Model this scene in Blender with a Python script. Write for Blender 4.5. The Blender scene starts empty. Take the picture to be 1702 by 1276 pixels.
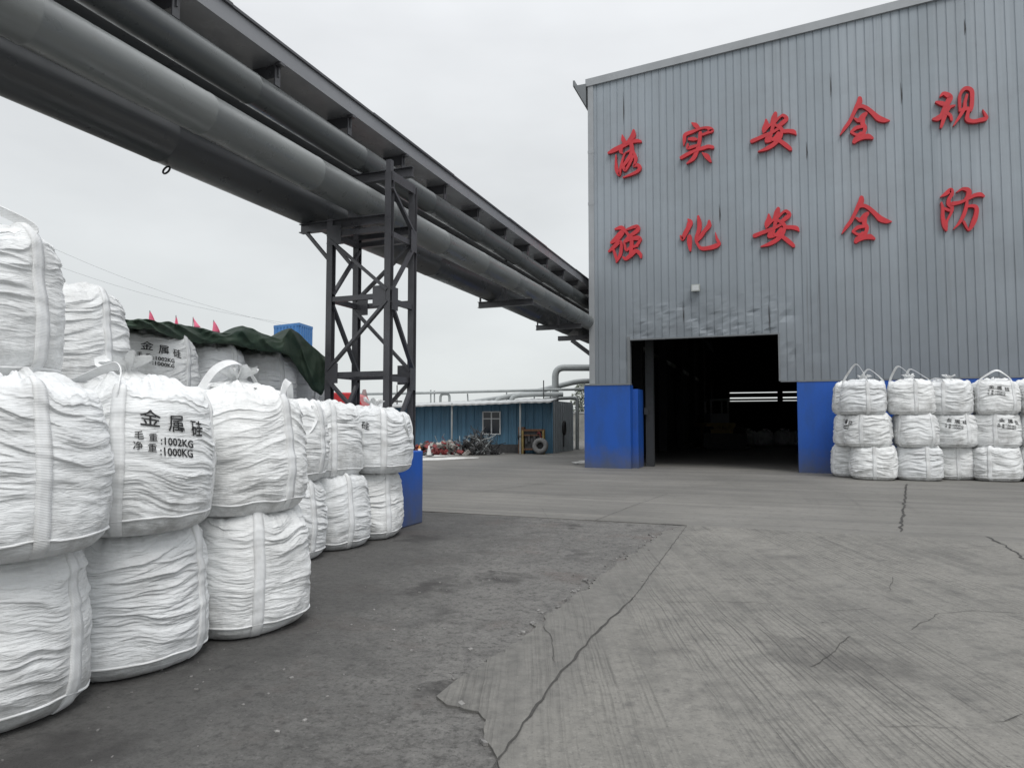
import bpy, bmesh, math, random
import numpy as np
from mathutils import Vector, Matrix

random.seed(7)
R = math.radians
S = bpy.context.scene
COL = S.collection

# ------------------------------------------------------------------ camera
CAM_H, FPX, PITCH, YAW = 1.55, 1130.0, R(3.14), R(20.94)
cd = bpy.data.cameras.new('camera')
cd.sensor_width = 36.0
cd.lens = 36.0 * FPX / 1702.0
cd.clip_start = 0.05
cd.clip_end = 3000
cam = bpy.data.objects.new('camera', cd)
cam.location = (0, 0, CAM_H)
cam.rotation_euler = (R(90) + PITCH, 0, YAW)
COL.objects.link(cam)
S.camera = cam

# ------------------------------------------------------------------ sky, sun, exposure
SUN_EL, SUN_AZ = R(56), R(38)          # azimuth measured from -Y towards +X
w = bpy.data.worlds.new('World')
S.world = w
w.use_nodes = True
nt = w.node_tree
nt.nodes.clear()
def wn(t, **k):
    n = nt.nodes.new(t)
    for a, b in k.items():
        setattr(n, a, b)
    return n
sky = wn('ShaderNodeTexSky', sky_type='NISHITA', sun_disc=False)
sky.sun_elevation = SUN_EL
sky.sun_rotation = R(180) + SUN_AZ
tc = wn('ShaderNodeTexCoord')
sep = wn('ShaderNodeSeparateXYZ')
nt.links.new(tc.outputs['Generated'], sep.inputs[0])
ramp = wn('ShaderNodeValToRGB')           # overcast deck: brighter towards the zenith
e = ramp.color_ramp.elements
e[0].position = 0.0; e[0].color = (0.76, 0.795, 0.80, 1)
e[1].position = 1.0; e[1].color = (1.95, 2.0, 2.06, 1)
m1 = e.new(0.10); m1.color = (0.79, 0.82, 0.82, 1)
m2 = e.new(0.50); m2.color = (0.86, 0.88, 0.90, 1)
nt.links.new(sep.outputs['Z'], ramp.inputs['Fac'])
mp = wn('ShaderNodeMapping'); mp.inputs['Scale'].default_value = (1.0, 1.0, 2.6)
nt.links.new(tc.outputs['Generated'], mp.inputs['Vector'])
nz = wn('ShaderNodeTexNoise'); nz.inputs['Scale'].default_value = 2.2; nz.inputs['Detail'].default_value = 5
nt.links.new(mp.outputs[0], nz.inputs['Vector'])
mr = wn('ShaderNodeMapRange')
mr.inputs['From Min'].default_value = 0.25; mr.inputs['From Max'].default_value = 0.75
mr.inputs['To Min'].default_value = 0.87; mr.inputs['To Max'].default_value = 1.10
nt.links.new(nz.outputs['Fac'], mr.inputs['Value'])
mul = wn('ShaderNodeVectorMath', operation='MULTIPLY')
nt.links.new(ramp.outputs[0], mul.inputs[0]); nt.links.new(mr.outputs[0], mul.inputs[1])
ssc = wn('ShaderNodeVectorMath', operation='SCALE'); ssc.inputs['Scale'].default_value = 0.1
nt.links.new(sky.outputs[0], ssc.inputs[0])
mixc = wn('ShaderNodeMix', data_type='RGBA'); mixc.inputs['Factor'].default_value = 0.93
nt.links.new(ssc.outputs[0], mixc.inputs['A']); nt.links.new(mul.outputs[0], mixc.inputs['B'])
bg = wn('ShaderNodeBackground'); bg.inputs['Strength'].default_value = 1.0
out = wn('ShaderNodeOutputWorld')
nt.links.new(mixc.outputs['Result'], bg.inputs['Color'])
nt.links.new(bg.outputs[0], out.inputs['Surface'])
sl = bpy.data.lights.new('sun', 'SUN')
sl.energy = 1.5
sl.angle = R(24)
sl.color = (1.0, 0.975, 0.94)
sun = bpy.data.objects.new('sun', sl)
sd = Vector((math.sin(SUN_AZ) * math.cos(SUN_EL), -math.cos(SUN_AZ) * math.cos(SUN_EL), math.sin(SUN_EL)))
sun.rotation_euler = sd.to_track_quat('Z', 'Y').to_euler()
sun.location = (0, -10, 30)
COL.objects.link(sun)
vs = S.view_settings
vs.view_transform = 'Standard'
try: vs.look = 'None'
except Exception: pass
vs.exposure = 0.0
vs.gamma = 1.0

# ------------------------------------------------------------------ survey helpers (photo pixel -> place on a real plane)
_c, _s = math.cos(YAW), math.sin(YAW)
def ray(x, y):
    cx, cy = (x - 851) / FPX, -(y - 638) / FPX
    v0, v1, v2 = cx, math.cos(PITCH) - cy * math.sin(PITCH), math.sin(PITCH) + cy * math.cos(PITCH)
    return Vector((_c * v0 - _s * v1, _s * v0 + _c * v1, v2)), v1
def at(x, y, d):                 # at horizontal distance d in front of the camera
    v, v1 = ray(x, y)
    return Vector((0, 0, CAM_H)) + v * (d / v1)
def gnd(x, y, z=0.0):
    v, _ = ray(x, y)
    return Vector((0, 0, CAM_H)) + v * ((z - CAM_H) / v.z)
def onY(x, y, Y):
    v, _ = ray(x, y)
    return Vector((0, 0, CAM_H)) + v * (Y / v.y)

# ------------------------------------------------------------------ noise
_rng = np.random.RandomState(3)
_perm = np.concatenate([_rng.permutation(256)] * 3)
_g = _rng.normal(size=(256, 3)); _g /= np.linalg.norm(_g, axis=1)[:, None]
def perlin(x, y, z):
    x, y, z = np.broadcast_arrays(np.asarray(x, float), np.asarray(y, float), np.asarray(z, float))
    xi, yi, zi = np.floor(x).astype(int), np.floor(y).astype(int), np.floor(z).astype(int)
    xf, yf, zf = x - xi, y - yi, z - zi
    u, v, t = [q * q * q * (q * (q * 6 - 15) + 10) for q in (xf, yf, zf)]
    def gr(i, j, k):
        h = _perm[_perm[_perm[(xi + i) & 255] + ((yi + j) & 255)] + ((zi + k) & 255)]
        g = _g[h]
        return g[..., 0] * (xf - i) + g[..., 1] * (yf - j) + g[..., 2] * (zf - k)
    def L(a, b, q): return a + (b - a) * q
    return 1.5 * L(L(L(gr(0, 0, 0), gr(1, 0, 0), u), L(gr(0, 1, 0), gr(1, 1, 0), u), v),
                   L(L(gr(0, 0, 1), gr(1, 0, 1), u), L(gr(0, 1, 1), gr(1, 1, 1), u), v), t)
def sstep(a, b, x):
    t = np.clip((np.asarray(x, float) - a) / (b - a), 0, 1)
    return t * t * (3 - 2 * t)

# ------------------------------------------------------------------ object helpers
def tag(o, label=None, cat=None, group=None, kind=None):
    if label: o['label'] = label
    if cat: o['category'] = cat
    if group: o['group'] = group
    if kind: o['kind'] = kind
    return o
def empty(name, loc, label, cat, group=None, rz=0):
    o = bpy.data.objects.new(name, None)
    o.location = loc
    o.rotation_euler = (0, 0, rz)
    o.empty_display_size = 0.2
    COL.objects.link(o)
    return tag(o, label, cat, group)
def link(name, me, mat, parent=None, world=True):
    if mat is not None and not me.materials: me.materials.append(mat)
    o = bpy.data.objects.new(name, me)
    COL.objects.link(o)
    if parent is not None:
        o.parent = parent
        if world and parent.parent is None:
            par = parent
            off = Vector((0, 0, 0))
            rz = 0
            while par is not None:
                off += par.location; rz += par.rotation_euler.z; par = par.parent
            o.matrix_parent_inverse = (Matrix.Translation(off) @ Matrix.Rotation(rz, 4, 'Z')).inverted()
    return o
def mesh(verts, faces, smooth=False, name='m'):
    me = bpy.data.meshes.new(name)
    me.from_pydata([tuple(v) for v in verts], [], [tuple(int(i) for i in f) for f in faces])
    if smooth: me.polygons.foreach_set('use_smooth', [True] * len(me.polygons))
    me.update()
    return me
class MB:
    def __init__(self): self.v, self.f, self.sm = [], [], []
    def add(self, vs, fs, smooth=False):
        b = len(self.v)
        self.v += [tuple(p) for p in vs]
        self.f += [tuple(i + b for i in f) for f in fs]
        self.sm += [smooth] * len(fs)
        return self
    def box(self, a, b):
        x0, y0, z0 = a; x1, y1, z1 = b
        x0, x1 = min(x0, x1), max(x0, x1); y0, y1 = min(y0, y1), max(y0, y1); z0, z1 = min(z0, z1), max(z0, z1)
        v = [(x0, y0, z0), (x1, y0, z0), (x1, y1, z0), (x0, y1, z0), (x0, y0, z1), (x1, y0, z1), (x1, y1, z1), (x0, y1, z1)]
        return self.add(v, [(0, 3, 2, 1), (4, 5, 6, 7), (0, 1, 5, 4), (1, 2, 6, 5), (2, 3, 7, 6), (3, 0, 4, 7)])
    def obox(self, c, ax, ay, az):          # centre and three half-axis vectors
        c, ax, ay, az = map(Vector, (c, ax, ay, az))
        v = [c + sx * ax + sy * ay + sz * az for sz in (-1, 1) for sx, sy in ((-1, -1), (1, -1), (1, 1), (-1, 1))]
        return self.add(v, [(0, 3, 2, 1), (4, 5, 6, 7), (0, 1, 5, 4), (1, 2, 6, 5), (2, 3, 7, 6), (3, 0, 4, 7)])
    def bar(self, p, q, w, h, up=(0, 0, 1)):
        p, q = Vector(p), Vector(q)
        d = (q - p); L = d.length; d.normalize()
        u = Vector(up)
        if abs(d.dot(u)) > 0.98: u = Vector((0, 1, 0))
        s = d.cross(u).normalized(); u = s.cross(d).normalized()
        return self.obox((p + q) / 2, d * L / 2, s * w / 2, u * h / 2)
    def ibeam(self, p, q, w, h, up=(0, 0, 1), t=0.012):
        p, q = Vector(p), Vector(q)
        d = (q - p).normalized(); u = Vector(up)
        if abs(d.dot(u)) > 0.98: u = Vector((0, 1, 0))
        s = d.cross(u).normalized(); u = s.cross(d).normalized()
        self.bar(p + u * (h / 2 - t / 2), q + u * (h / 2 - t / 2), w, t, u)
        self.bar(p - u * (h / 2 - t / 2), q - u * (h / 2 - t / 2), w, t, u)
        return self.bar(p, q, t, h - 2 * t, u)
    def tube(self, path, r, n=12, cap=True):
        P = [Vector(p) for p in path]
        rs = r if isinstance(r, (list, tuple)) else [r] * len(P)
        t0 = (P[1] - P[0]).normalized()
        u = t0.orthogonal().normalized()
        vs, fs = [], []
        for i, p in enumerate(P):
            t = (P[min(i + 1, len(P) - 1)] - P[max(i - 1, 0)]).normalized()
            u = (u - t * u.dot(t)).normalized(); b = t.cross(u)
            for k in range(n):
                a = 2 * math.pi * k / n
                vs.append(p + (u * math.cos(a) + b * math.sin(a)) * rs[i])
        for i in range(len(P) - 1):
            for k in range(n):
                fs.append((i * n + k, i * n + (k + 1) % n, (i + 1) * n + (k + 1) % n, (i + 1) * n + k))
        self.add(vs, fs, True)
        if cap:
            self.add(vs[:n], [tuple(reversed(range(n)))]); self.add(vs[-n:], [tuple(range(n))])
        return self
    def cyl(self, p, q, r, n=16, r2=None): return self.tube([p, q], [r, r if r2 is None else r2], n)
    def ribbon(self, path, nrm, w, t):       # flat webbing swept along a path, nrm = outward normals
        P = [Vector(p) for p in path]
        vs, fs = [], []
        for i, p in enumerate(P):
            d = (P[min(i + 1, len(P) - 1)] - P[max(i - 1, 0)]).normalized()
            n_ = Vector(nrm[i]); n_ = (n_ - d * n_.dot(d)).normalized()
            s = d.cross(n_)
            vs += [p - s * w / 2 - n_ * t / 2, p + s * w / 2 - n_ * t / 2, p + s * w / 2 + n_ * t / 2, p - s * w / 2 + n_ * t / 2]
        for i in range(len(P) - 1):
            for k in range(4):
                fs.append((4 * i + k, 4 * i + (k + 1) % 4, 4 * i + 4 + (k + 1) % 4, 4 * i + 4 + k))
        fs += [(3, 2, 1, 0), tuple(4 * (len(P) - 1) + k for k in range(4))]
        return self.add(vs, fs, False)
    def make(self, name='m'):
        me = bpy.data.meshes.new(name)
        me.from_pydata(self.v, [], self.f)
        me.polygons.foreach_set('use_smooth', self.sm)
        me.update()
        return me
    def obj(self, name, mat, parent=None): return link(name, self.make(name), mat, parent)
def bez(p, n=16):                           # Catmull-Rom through points
    P = [Vector(q) for q in p]
    P = [P[0] * 2 - P[1]] + P + [P[-1] * 2 - P[-2]]
    o = []
    for i in range(1, len(P) - 2):
        for k in range(n):
            t = k / n
            a, b, c, d = P[i - 1:i + 3]
            o.append(0.5 * ((2 * b) + (c - a) * t + (2 * a - 5 * b + 4 * c - d) * t * t + (3 * b - a - 3 * c + d) * t ** 3))
    o.append(P[-2])
    return o
def rounded(P, r, n=6):                     # fillet the corners of a polyline
    P = [Vector(p) for p in P]
    o = [P[0]]
    for i in range(1, len(P) - 1):
        a, b, c = P[i - 1], P[i], P[i + 1]
        d1, d2 = (a - b), (c - b)
        rr = min(r, d1.length * .45, d2.length * .45)
        p, q = b + d1.normalized() * rr, b + d2.normalized() * rr
        for k in range(n + 1):
            t = k / n
            o.append(p * (1 - t) ** 2 + b * 2 * t * (1 - t) + q * t * t)
    o.append(P[-1])
    return o

# ------------------------------------------------------------------ materials
class Mat:
    def __init__(self, name, rough=0.7, metal=0.0, spec=0.5):
        self.m = bpy.data.materials.new(name)
        self.m.use_nodes = True
        self.t = self.m.node_tree
        self.b = self.t.nodes['Principled BSDF']
        self.b.inputs['Roughness'].default_value = rough
        self.b.inputs['Metallic'].default_value = metal
        self.b.inputs['Specular IOR Level'].default_value = spec
        self.co = self.t.nodes.new('ShaderNodeTexCoord').outputs['Object']
    def n(self, t, **k):
        x = self.t.nodes.new(t)
        for a, b in k.items(): setattr(x, a, b)
        return x
    def l(self, a, b): self.t.links.new(a, b)
    def mapped(self, scale=(1, 1, 1), rot=(0, 0, 0)):
        m = self.n('ShaderNodeMapping')
        m.inputs['Scale'].default_value = scale; m.inputs['Rotation'].default_value = rot
        self.l(self.co, m.inputs['Vector'])
        return m.outputs[0]
    def noise(self, scale, detail=4, rough=0.55, vec=None, dist=0.0):
        x = self.n('ShaderNodeTexNoise')
        x.inputs['Scale'].default_value = scale; x.inputs['Detail'].default_value = detail
        x.inputs['Roughness'].default_value = rough; x.inputs['Distortion'].default_value = dist
        self.l(vec if vec is not None else self.co, x.inputs['Vector'])
        return x.outputs['Fac']
    def rng(self, v, a, b, c=0.0, d=1.0):
        x = self.n('ShaderNodeMapRange')
        for k, q in zip(('From Min', 'From Max', 'To Min', 'To Max'), (a, b, c, d)): x.inputs[k].default_value = q
        self.l(v, x.inputs['Value'])
        return x.outputs[0]
    def math(self, op, a, b=None):
        x = self.n('ShaderNodeMath', operation=op)
        for i, q in enumerate((a, b)):
            if q is None: continue
            if isinstance(q, (int, float)): x.inputs[i].default_value = q
            else: self.l(q, x.inputs[i])
        return x.outputs[0]
    def mix(self, f, a, b):
        x = self.n('ShaderNodeMix', data_type='RGBA')
        for k, q in (('Factor', f), ('A', a), ('B', b)):
            if isinstance(q, (int, float)): x.inputs[k].default_value = q
            elif isinstance(q, tuple): x.inputs[k].default_value = q + (1,) if len(q) == 3 else q
            else: self.l(q, x.inputs[k])
        return x.outputs['Result']
    def color(self, c):
        if isinstance(c, tuple): self.b.inputs['Base Color'].default_value = c + (1,)
        else: self.l(c, self.b.inputs['Base Color'])
        return self
    def rough(self, v): self.l(v, self.b.inputs['Roughness']); return self
    def bump(self, v, dist=0.01, strength=1.0, prev=None):
        x = self.n('ShaderNodeBump')
        x.inputs['Distance'].default_value = dist; x.inputs['Strength'].default_value = strength
        self.l(v, x.inputs['Height'])
        if prev is not None: self.l(prev, x.inputs['Normal'])
        self.l(x.outputs[0], self.b.inputs['Normal'])
        return x.outputs[0]
def simple(name, c, rough=0.6, metal=0.0, var=0.15, scale=6, bump=0.0, spec=0.5):
    m = Mat(name, rough, metal, spec)
    f = m.rng(m.noise(scale, 6, .6), .3, .7)
    m.color(m.mix(f, tuple(q * (1 - var) for q in c), tuple(min(1, q * (1 + var)) for q in c)))
    if bump: m.bump(m.noise(scale * 8, 4), bump, .6)
    return m.m

def fabric_mat():
    m = Mat('woven_bag_fabric', 0.62, 0, 0.3)
    oi0 = m.n('ShaderNodeObjectInfo'); vo = m.n('ShaderNodeVectorMath', operation='ADD'); m.l(m.co, vo.inputs[0]); m.l(m.math('MULTIPLY', oi0.outputs['Random'], 30.0), vo.inputs[1])
    dirt = m.rng(m.noise(2.6, 9, .72, vo.outputs[0]), .46, .66)
    sep = m.n('ShaderNodeSeparateXYZ'); m.l(m.co, sep.inputs[0])
    low = m.rng(sep.outputs['Z'], .45, .0)
    f = m.math('MULTIPLY', dirt, m.math('ADD', m.math('MULTIPLY', low, .62), .34))
    smear = m.rng(m.noise(1.0, 5, .7, m.mapped((14, 14, 3))), .54, .76, 0, .32)
    oi = m.n('ShaderNodeObjectInfo')
    tone = m.mix(oi.outputs['Random'], (.72, .735, .745), (.80, .808, .805))
    c = m.mix(f, tone, (.33, .328, .318))
    c = m.mix(smear, c, (.45, .45, .44))
    spk = m.rng(m.noise(26, 6, .7, vo.outputs[0]), .70, .76, 0, .6)
    c = m.mix(m.math('MULTIPLY', spk, dirt), c, (.10, .10, .10))
    m.color(c)
    w1 = m.noise(1.0, 4, .6, m.mapped((9, 9, 46)), .4)
    w2 = m.noise(60, 3, .6)
    rg = m.math('ABSOLUTE', m.math('SUBTRACT', m.noise(1.0, 3, .55, m.mapped((4.2, 4.2, 30), (.12, -.1, 0)), .7), .5))
    b0 = m.bump(m.rng(rg, 0, .10), .010, .26)
    b = m.bump(w1, .012, .6, b0)
    m.bump(w2, .002, .35, b)
    return m.m
def strap_mat():
    m = Mat('white_webbing', 0.5, 0, 0.4)
    wv = m.n('ShaderNodeTexWave', wave_type='BANDS', bands_direction='Z')
    wv.inputs['Scale'].default_value = 40
    m.l(m.co, wv.inputs['Vector'])
    m.color(m.mix(m.rng(m.noise(5, 6), .45, .8), (.78, .79, .795), (.52, .52, .51)))
    m.bump(wv.outputs['Fac'], .002, .5)
    return m.m
def cladding_mat():
    m = Mat('grey_painted_steel_sheet', 0.42, 0.0, 0.5)
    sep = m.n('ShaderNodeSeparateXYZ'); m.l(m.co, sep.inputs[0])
    sheet = m.n('ShaderNodeTexWhiteNoise', noise_dimensions='1D')
    m.l(m.math('FLOOR', m.math('MULTIPLY', sep.outputs['X'], 1 / .92)), sheet.inputs['W'])
    streak = m.rng(m.noise(1.0, 5, .65, m.mapped((7, 7, .22))), .35, .75)
    grime = m.rng(m.noise(.55, 7, .7), .45, .72)
    c = m.mix(sheet.outputs['Value'], (.268, .306, .340), (.312, .350, .386))
    c = m.mix(m.math('MULTIPLY', streak, .45), c, (.205, .232, .258))
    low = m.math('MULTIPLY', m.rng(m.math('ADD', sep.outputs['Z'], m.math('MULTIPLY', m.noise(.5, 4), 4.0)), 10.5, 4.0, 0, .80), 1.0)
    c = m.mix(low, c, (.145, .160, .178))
    run = m.math('MULTIPLY', m.rng(m.noise(1.0, 5, .7, m.mapped((9, 9, .12))), .60, .72), m.rng(m.noise(.4, 4), .45, .65, 0, .5))
    c = m.mix(run, c, (.10, .105, .11))
    c = m.mix(m.math('MULTIPLY', grime, .25), c, (.15, .155, .16))
    m.color(c)
    m.rough(m.rng(m.noise(3, 5), .3, .7, .36, .55))
    m.bump(m.noise(1.6, 3, .5, m.mapped((1, 1, .5))), .02, .25)
    return m.m
def blue_mat():
    m = Mat('worn_blue_paint', 0.5)
    chips = m.rng(m.noise(9, 9, .75), .67, .69)
    stain = m.rng(m.noise(1.2, 6, .65, m.mapped((2.5, 2.5, .8))), .4, .75)
    c = m.mix(stain, (.008, .083, .40), (.013, .070, .27))
    sp = m.n('ShaderNodeSeparateXYZ'); m.l(m.co, sp.inputs[0])
    foot = m.math('MULTIPLY', m.rng(m.math('ADD', sp.outputs['Z'], m.math('MULTIPLY', m.noise(3.5, 6, .7), -.9)), .35, -.45), .75)
    c = m.mix(m.math('MULTIPLY', chips, .6), c, (.13, .15, .19))
    c = m.mix(foot, c, (.085, .09, .095))
    m.color(c)
    m.bump(m.noise(14, 5), .006, .35)
    return m.m
def pipe_mat(name, base, dark):
    m = Mat(name, 0.42, 0.0, 0.6)
    st = m.rng(m.noise(1.0, 6, .65, m.mapped((3, .35, 3))), .35, .7)
    sp = m.rng(m.noise(11, 8, .7), .6, .75)
    c = m.mix(st, base, dark)
    c = m.mix(m.math('MULTIPLY', sp, .35), c, (.10, .075, .055))
    m.color(c)
    m.rough(m.rng(m.noise(4, 5), .3, .7, .24, .42))
    m.bump(m.noise(3, 3), .012, .2)
    return m.m
def asphalt_mat():
    m = Mat('dirty_asphalt_ground', 0.88, 0, 0.3)
    a = m.noise(.55, 8, .62)
    b = m.noise(5.5, 8, .7)
    g = m.noise(70, 4, .6)
    c = m.mix(m.rng(a, .32, .68), (.118, .115, .110), (.182, .177, .168))
    c = m.mix(m.rng(b, .45, .70, 0, .75), c, (.225, .219, .208))
    c = m.mix(m.rng(m.noise(14, 7, .75), .50, .64, 0, .8), c, (.060, .058, .056))
    c = m.mix(m.rng(m.noise(38, 6, .75), .52, .64, 0, .75), c, (.055, .053, .051))
    c = m.mix(m.rng(m.noise(31, 6, .75), .55, .68, 0, .6), c, (.27, .262, .25))
    c = m.mix(m.rng(m.noise(1.7, 7, .7), .55, .70, 0, .7), c, (.060, .058, .057))
    c = m.mix(m.rng(m.noise(.9, 6, .65, m.mapped((1, 1, 1), (0, 0, 1.2))), .55, .70, 0, .45), c, (.125, .092, .080))
    c = m.mix(m.rng(g, .62, .74, 0, .6), c, (.27, .265, .26))
    so = m.n('ShaderNodeSeparateXYZ'); m.l(m.co, so.inputs[0])                # ground colour darker along the bag row
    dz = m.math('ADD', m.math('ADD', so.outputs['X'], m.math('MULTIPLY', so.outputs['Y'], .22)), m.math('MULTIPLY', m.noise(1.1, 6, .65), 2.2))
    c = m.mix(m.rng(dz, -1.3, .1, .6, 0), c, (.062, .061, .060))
    vn = m.n('ShaderNodeTexVoronoi'); vn.inputs['Scale'].default_value = .75
    vv = m.n('ShaderNodeVectorMath', operation='ADD'); m.l(m.co, vv.inputs[0])
    nn_ = m.n('ShaderNodeTexNoise'); nn_.inputs['Scale'].default_value = 3.5; nn_.inputs['Detail'].default_value = 5; m.l(m.co, nn_.inputs['Vector'])
    m.l(nn_.outputs['Color'], vv.inputs[1]); m.l(vv.outputs[0], vn.inputs['Vector'])
    c = m.mix(m.rng(vn.outputs['Distance'], .10, .26, .75, 0), c, (.045, .043, .042))
    m.color(c)
    h1 = m.bump(m.noise(3.0, 7, .68), .07, .8)
    h2 = m.bump(m.noise(26, 6, .7), .02, 1.0, h1)
    m.bump(m.noise(120, 3, .6), .003, .7, h2)
    return m.m
GROOVE = R(19.4)
edge_px = [(1142, 874), (1105, 884), (1062, 915), (1010, 950), (960, 986), (870, 1060), (800, 1108), (762, 1130), (725, 1160), (742, 1174),
           (795, 1186), (808, 1200), (804, 1230), (826, 1262), (840, 1300)]
EDGE_PTS = [gnd(*q) for q in edge_px if q not in ((742, 1174), (795, 1186), (840, 1300))]
def concrete_mat():
    m = Mat('brushed_concrete_slab', 0.80, 0, 0.35)
    v = m.mapped((1, 1, 1), (0, 0, -GROOVE))
    sep = m.n('ShaderNodeSeparateXYZ'); m.l(v, sep.inputs[0])
    wob = m.noise(.8, 3, .5)
    gx = m.math('ADD', sep.outputs['X'], m.math('MULTIPLY', wob, .10))
    wave = m.math('SINE', m.math('MULTIPLY', gx, 2 * math.pi / .048))
    wave2 = m.math('SINE', m.math('MULTIPLY', gx, 2 * math.pi / .027))
    line = m.rng(wave, .45, .95)
    line2 = m.rng(wave2, .3, 1.0)
    st = m.n('ShaderNodeMapping'); st.inputs['Scale'].default_value = (2.6, .16, 1); m.l(v, st.inputs['Vector'])
    band = m.rng(m.noise(1.0, 4, .6, st.outputs[0]), .40, .54)
    st2 = m.n('ShaderNodeMapping'); st2.inputs['Scale'].default_value = (22, 1.1, 1); m.l(v, st2.inputs['Vector'])
    brk = m.rng(m.noise(1.0, 4, .65, st2.outputs[0]), .36, .56)
    patch = m.rng(m.noise(.33, 4, .6), .34, .54)
    gm = m.math('MULTIPLY', m.math('MULTIPLY', line, band), m.math('MULTIPLY', brk, patch))
    gm2 = m.math('MULTIPLY', m.math('MULTIPLY', line2, brk), .45)
    gr = m.math('MAXIMUM', gm, m.math('MULTIPLY', gm2, band))
    st3 = m.n('ShaderNodeMapping'); st3.inputs['Scale'].default_value = (7.0, .10, 1); m.l(v, st3.inputs['Vector'])
    smear = m.noise(1.0, 6, .65, st3.outputs[0])
    a = m.noise(.35, 8, .62)
    c = m.mix(m.rng(a, .32, .66), (.165, .160, .146), (.222, .214, .195))
    c = m.mix(m.math('MULTIPLY', m.rng(smear, .44, .64, 0, .75), m.rng(m.noise(.6, 4, .6), .42, .62)), c, (.088, .086, .081))
    c = m.mix(m.rng(m.noise(2.4, 8, .7), .55, .75, 0, .6), c, (.075, .073, .070))
    c = m.mix(m.rng(m.noise(.23, 5, .6), .53, .70, 0, .55), c, (.088, .085, .082))
    c = m.mix(m.rng(m.noise(34, 6, .72), .54, .68, 0, .5), c, (.28, .27, .25))
    c = m.mix(m.rng(m.noise(41, 6, .75), .53, .66, 0, .6), c, (.080, .078, .074))
    c = m.mix(m.rng(m.noise(3.2, 9, .74, v), .52, .66, 0, .6), c, (.098, .095, .090))
    c = m.mix(m.rng(m.noise(11, 8, .75), .52, .66, 0, .5), c, (.085, .083, .079))
    c = m.mix(m.math('MULTIPLY', gr, .62), c, (.070, .068, .064))
    so = m.n('ShaderNodeSeparateXYZ'); m.l(m.co, so.inputs[0])
    rp = m.n('ShaderNodeValToRGB'); el = rp.color_ramp.elements          # where the broken slab edge runs: x as a function of y
    pts = sorted((q.y, q.x) for q in EDGE_PTS)
    for i, (y_, x_) in enumerate(pts):
        pos, val = (y_ - 2.0) / 9.0, (x_ + 6.0) / 8.0
        q = el[0] if i == 0 else (el[1] if i == len(pts) - 1 else el.new(pos))
        q.position = pos; q.color = (val, val, val, 1)
    m.l(m.rng(so.outputs['Y'], 2.0, 11.0), rp.inputs['Fac'])
    ex = m.math('SUBTRACT', so.outputs['X'], m.math('SUBTRACT', m.math('MULTIPLY', rp.outputs['Color'], 8.0), 6.0))
    ex = m.math('ADD', ex, m.math('MULTIPLY', m.math('SUBTRACT', m.noise(2.2, 7, .68), .5), .9))
    c = m.mix(m.rng(ex, -.05, .22, .5, 0), c, m.mix(m.rng(m.noise(9, 7, .7), .4, .62), (.10, .098, .093), (.165, .16, .15)))
    vn = m.n('ShaderNodeTexVoronoi'); vn.inputs['Scale'].default_value = .42
    vv = m.n('ShaderNodeVectorMath', operation='ADD'); m.l(m.co, vv.inputs[0])
    nn_ = m.n('ShaderNodeTexNoise'); nn_.inputs['Scale'].default_value = 3.5; nn_.inputs['Detail'].default_value = 5; m.l(m.co, nn_.inputs['Vector'])
    m.l(nn_.outputs['Color'], vv.inputs[1]); m.l(vv.outputs[0], vn.inputs['Vector'])
    c = m.mix(m.rng(vn.outputs['Distance'], .10, .26, .55, 0), c, (.045, .043, .042))
    m.color(c)
    m.rough(m.rng(a, .3, .7, .70, .9))
    inv = m.math('SUBTRACT', 1.0, gr)
    h = m.bump(inv, .012, .55)
    h2 = m.bump(m.noise(9, 7, .68), .018, .5, h)
    m.bump(m.noise(90, 4, .6), .003, .55, h2)
    return m.m
def yard_mat():
    m = Mat('trafficked_concrete_yard', 0.8, 0, 0.35)
    wob = m.noise(.12, 3, .5)
    a = m.noise(.30, 8, .62)
    c = m.mix(m.rng(a, .32, .66), (.145, .141, .130), (.210, .203, .187))
    for sc, rot, lo, hi, amt in (((.10, 1.5, 1), R(-12), .46, .64, .40), ((.12, 2.2, 1), R(18), .50, .66, .35), ((.05, 3.4, 1), R(-30), .52, .66, .3)):
        mp_ = m.n('ShaderNodeMapping'); mp_.inputs['Scale'].default_value = sc; mp_.inputs['Rotation'].default_value = (0, 0, rot)
        m.l(m.co, mp_.inputs['Vector'])
        c = m.mix(m.rng(m.noise(1.0, 6, .62, mp_.outputs[0], .6), lo, hi, 0, amt), c, (.085, .083, .080))
    for cx_, cy_, k_ in ((-16, 14, 2.6), (3.0, 34, 2.2), (-6, 40, 2.4)):            # tyre scrub arcs
        dv = m.n('ShaderNodeVectorMath', operation='DISTANCE'); m.l(m.co, dv.inputs[0]); dv.inputs[1].default_value = (cx_, cy_, 0)
        cb_ = m.n('ShaderNodeCombineXYZ'); m.l(m.math('MULTIPLY', dv.outputs['Value'], k_), cb_.inputs[0])
        arc = m.rng(m.noise(1.0, 4, .6, cb_.outputs[0]), .54, .66)
        c = m.mix(m.math('MULTIPLY', arc, m.rng(m.noise(.14, 4, .6, m.mapped((1, 1, 1), (0, 0, k_))), .48, .62, 0, .55)), c, (.075, .073, .071))
    c = m.mix(m.rng(m.noise(.16, 6, .65), .54, .70, 0, .6), c, (.215, .21, .198))
    c = m.mix(m.rng(m.noise(6, 8, .72), .54, .70, 0, .5), c, (.075, .073, .070))
    m.color(c)
    h = m.bump(m.noise(7, 7, .66), .02, .5)
    m.bump(m.noise(60, 4, .6), .004, .5, h)
    return m.m
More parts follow.
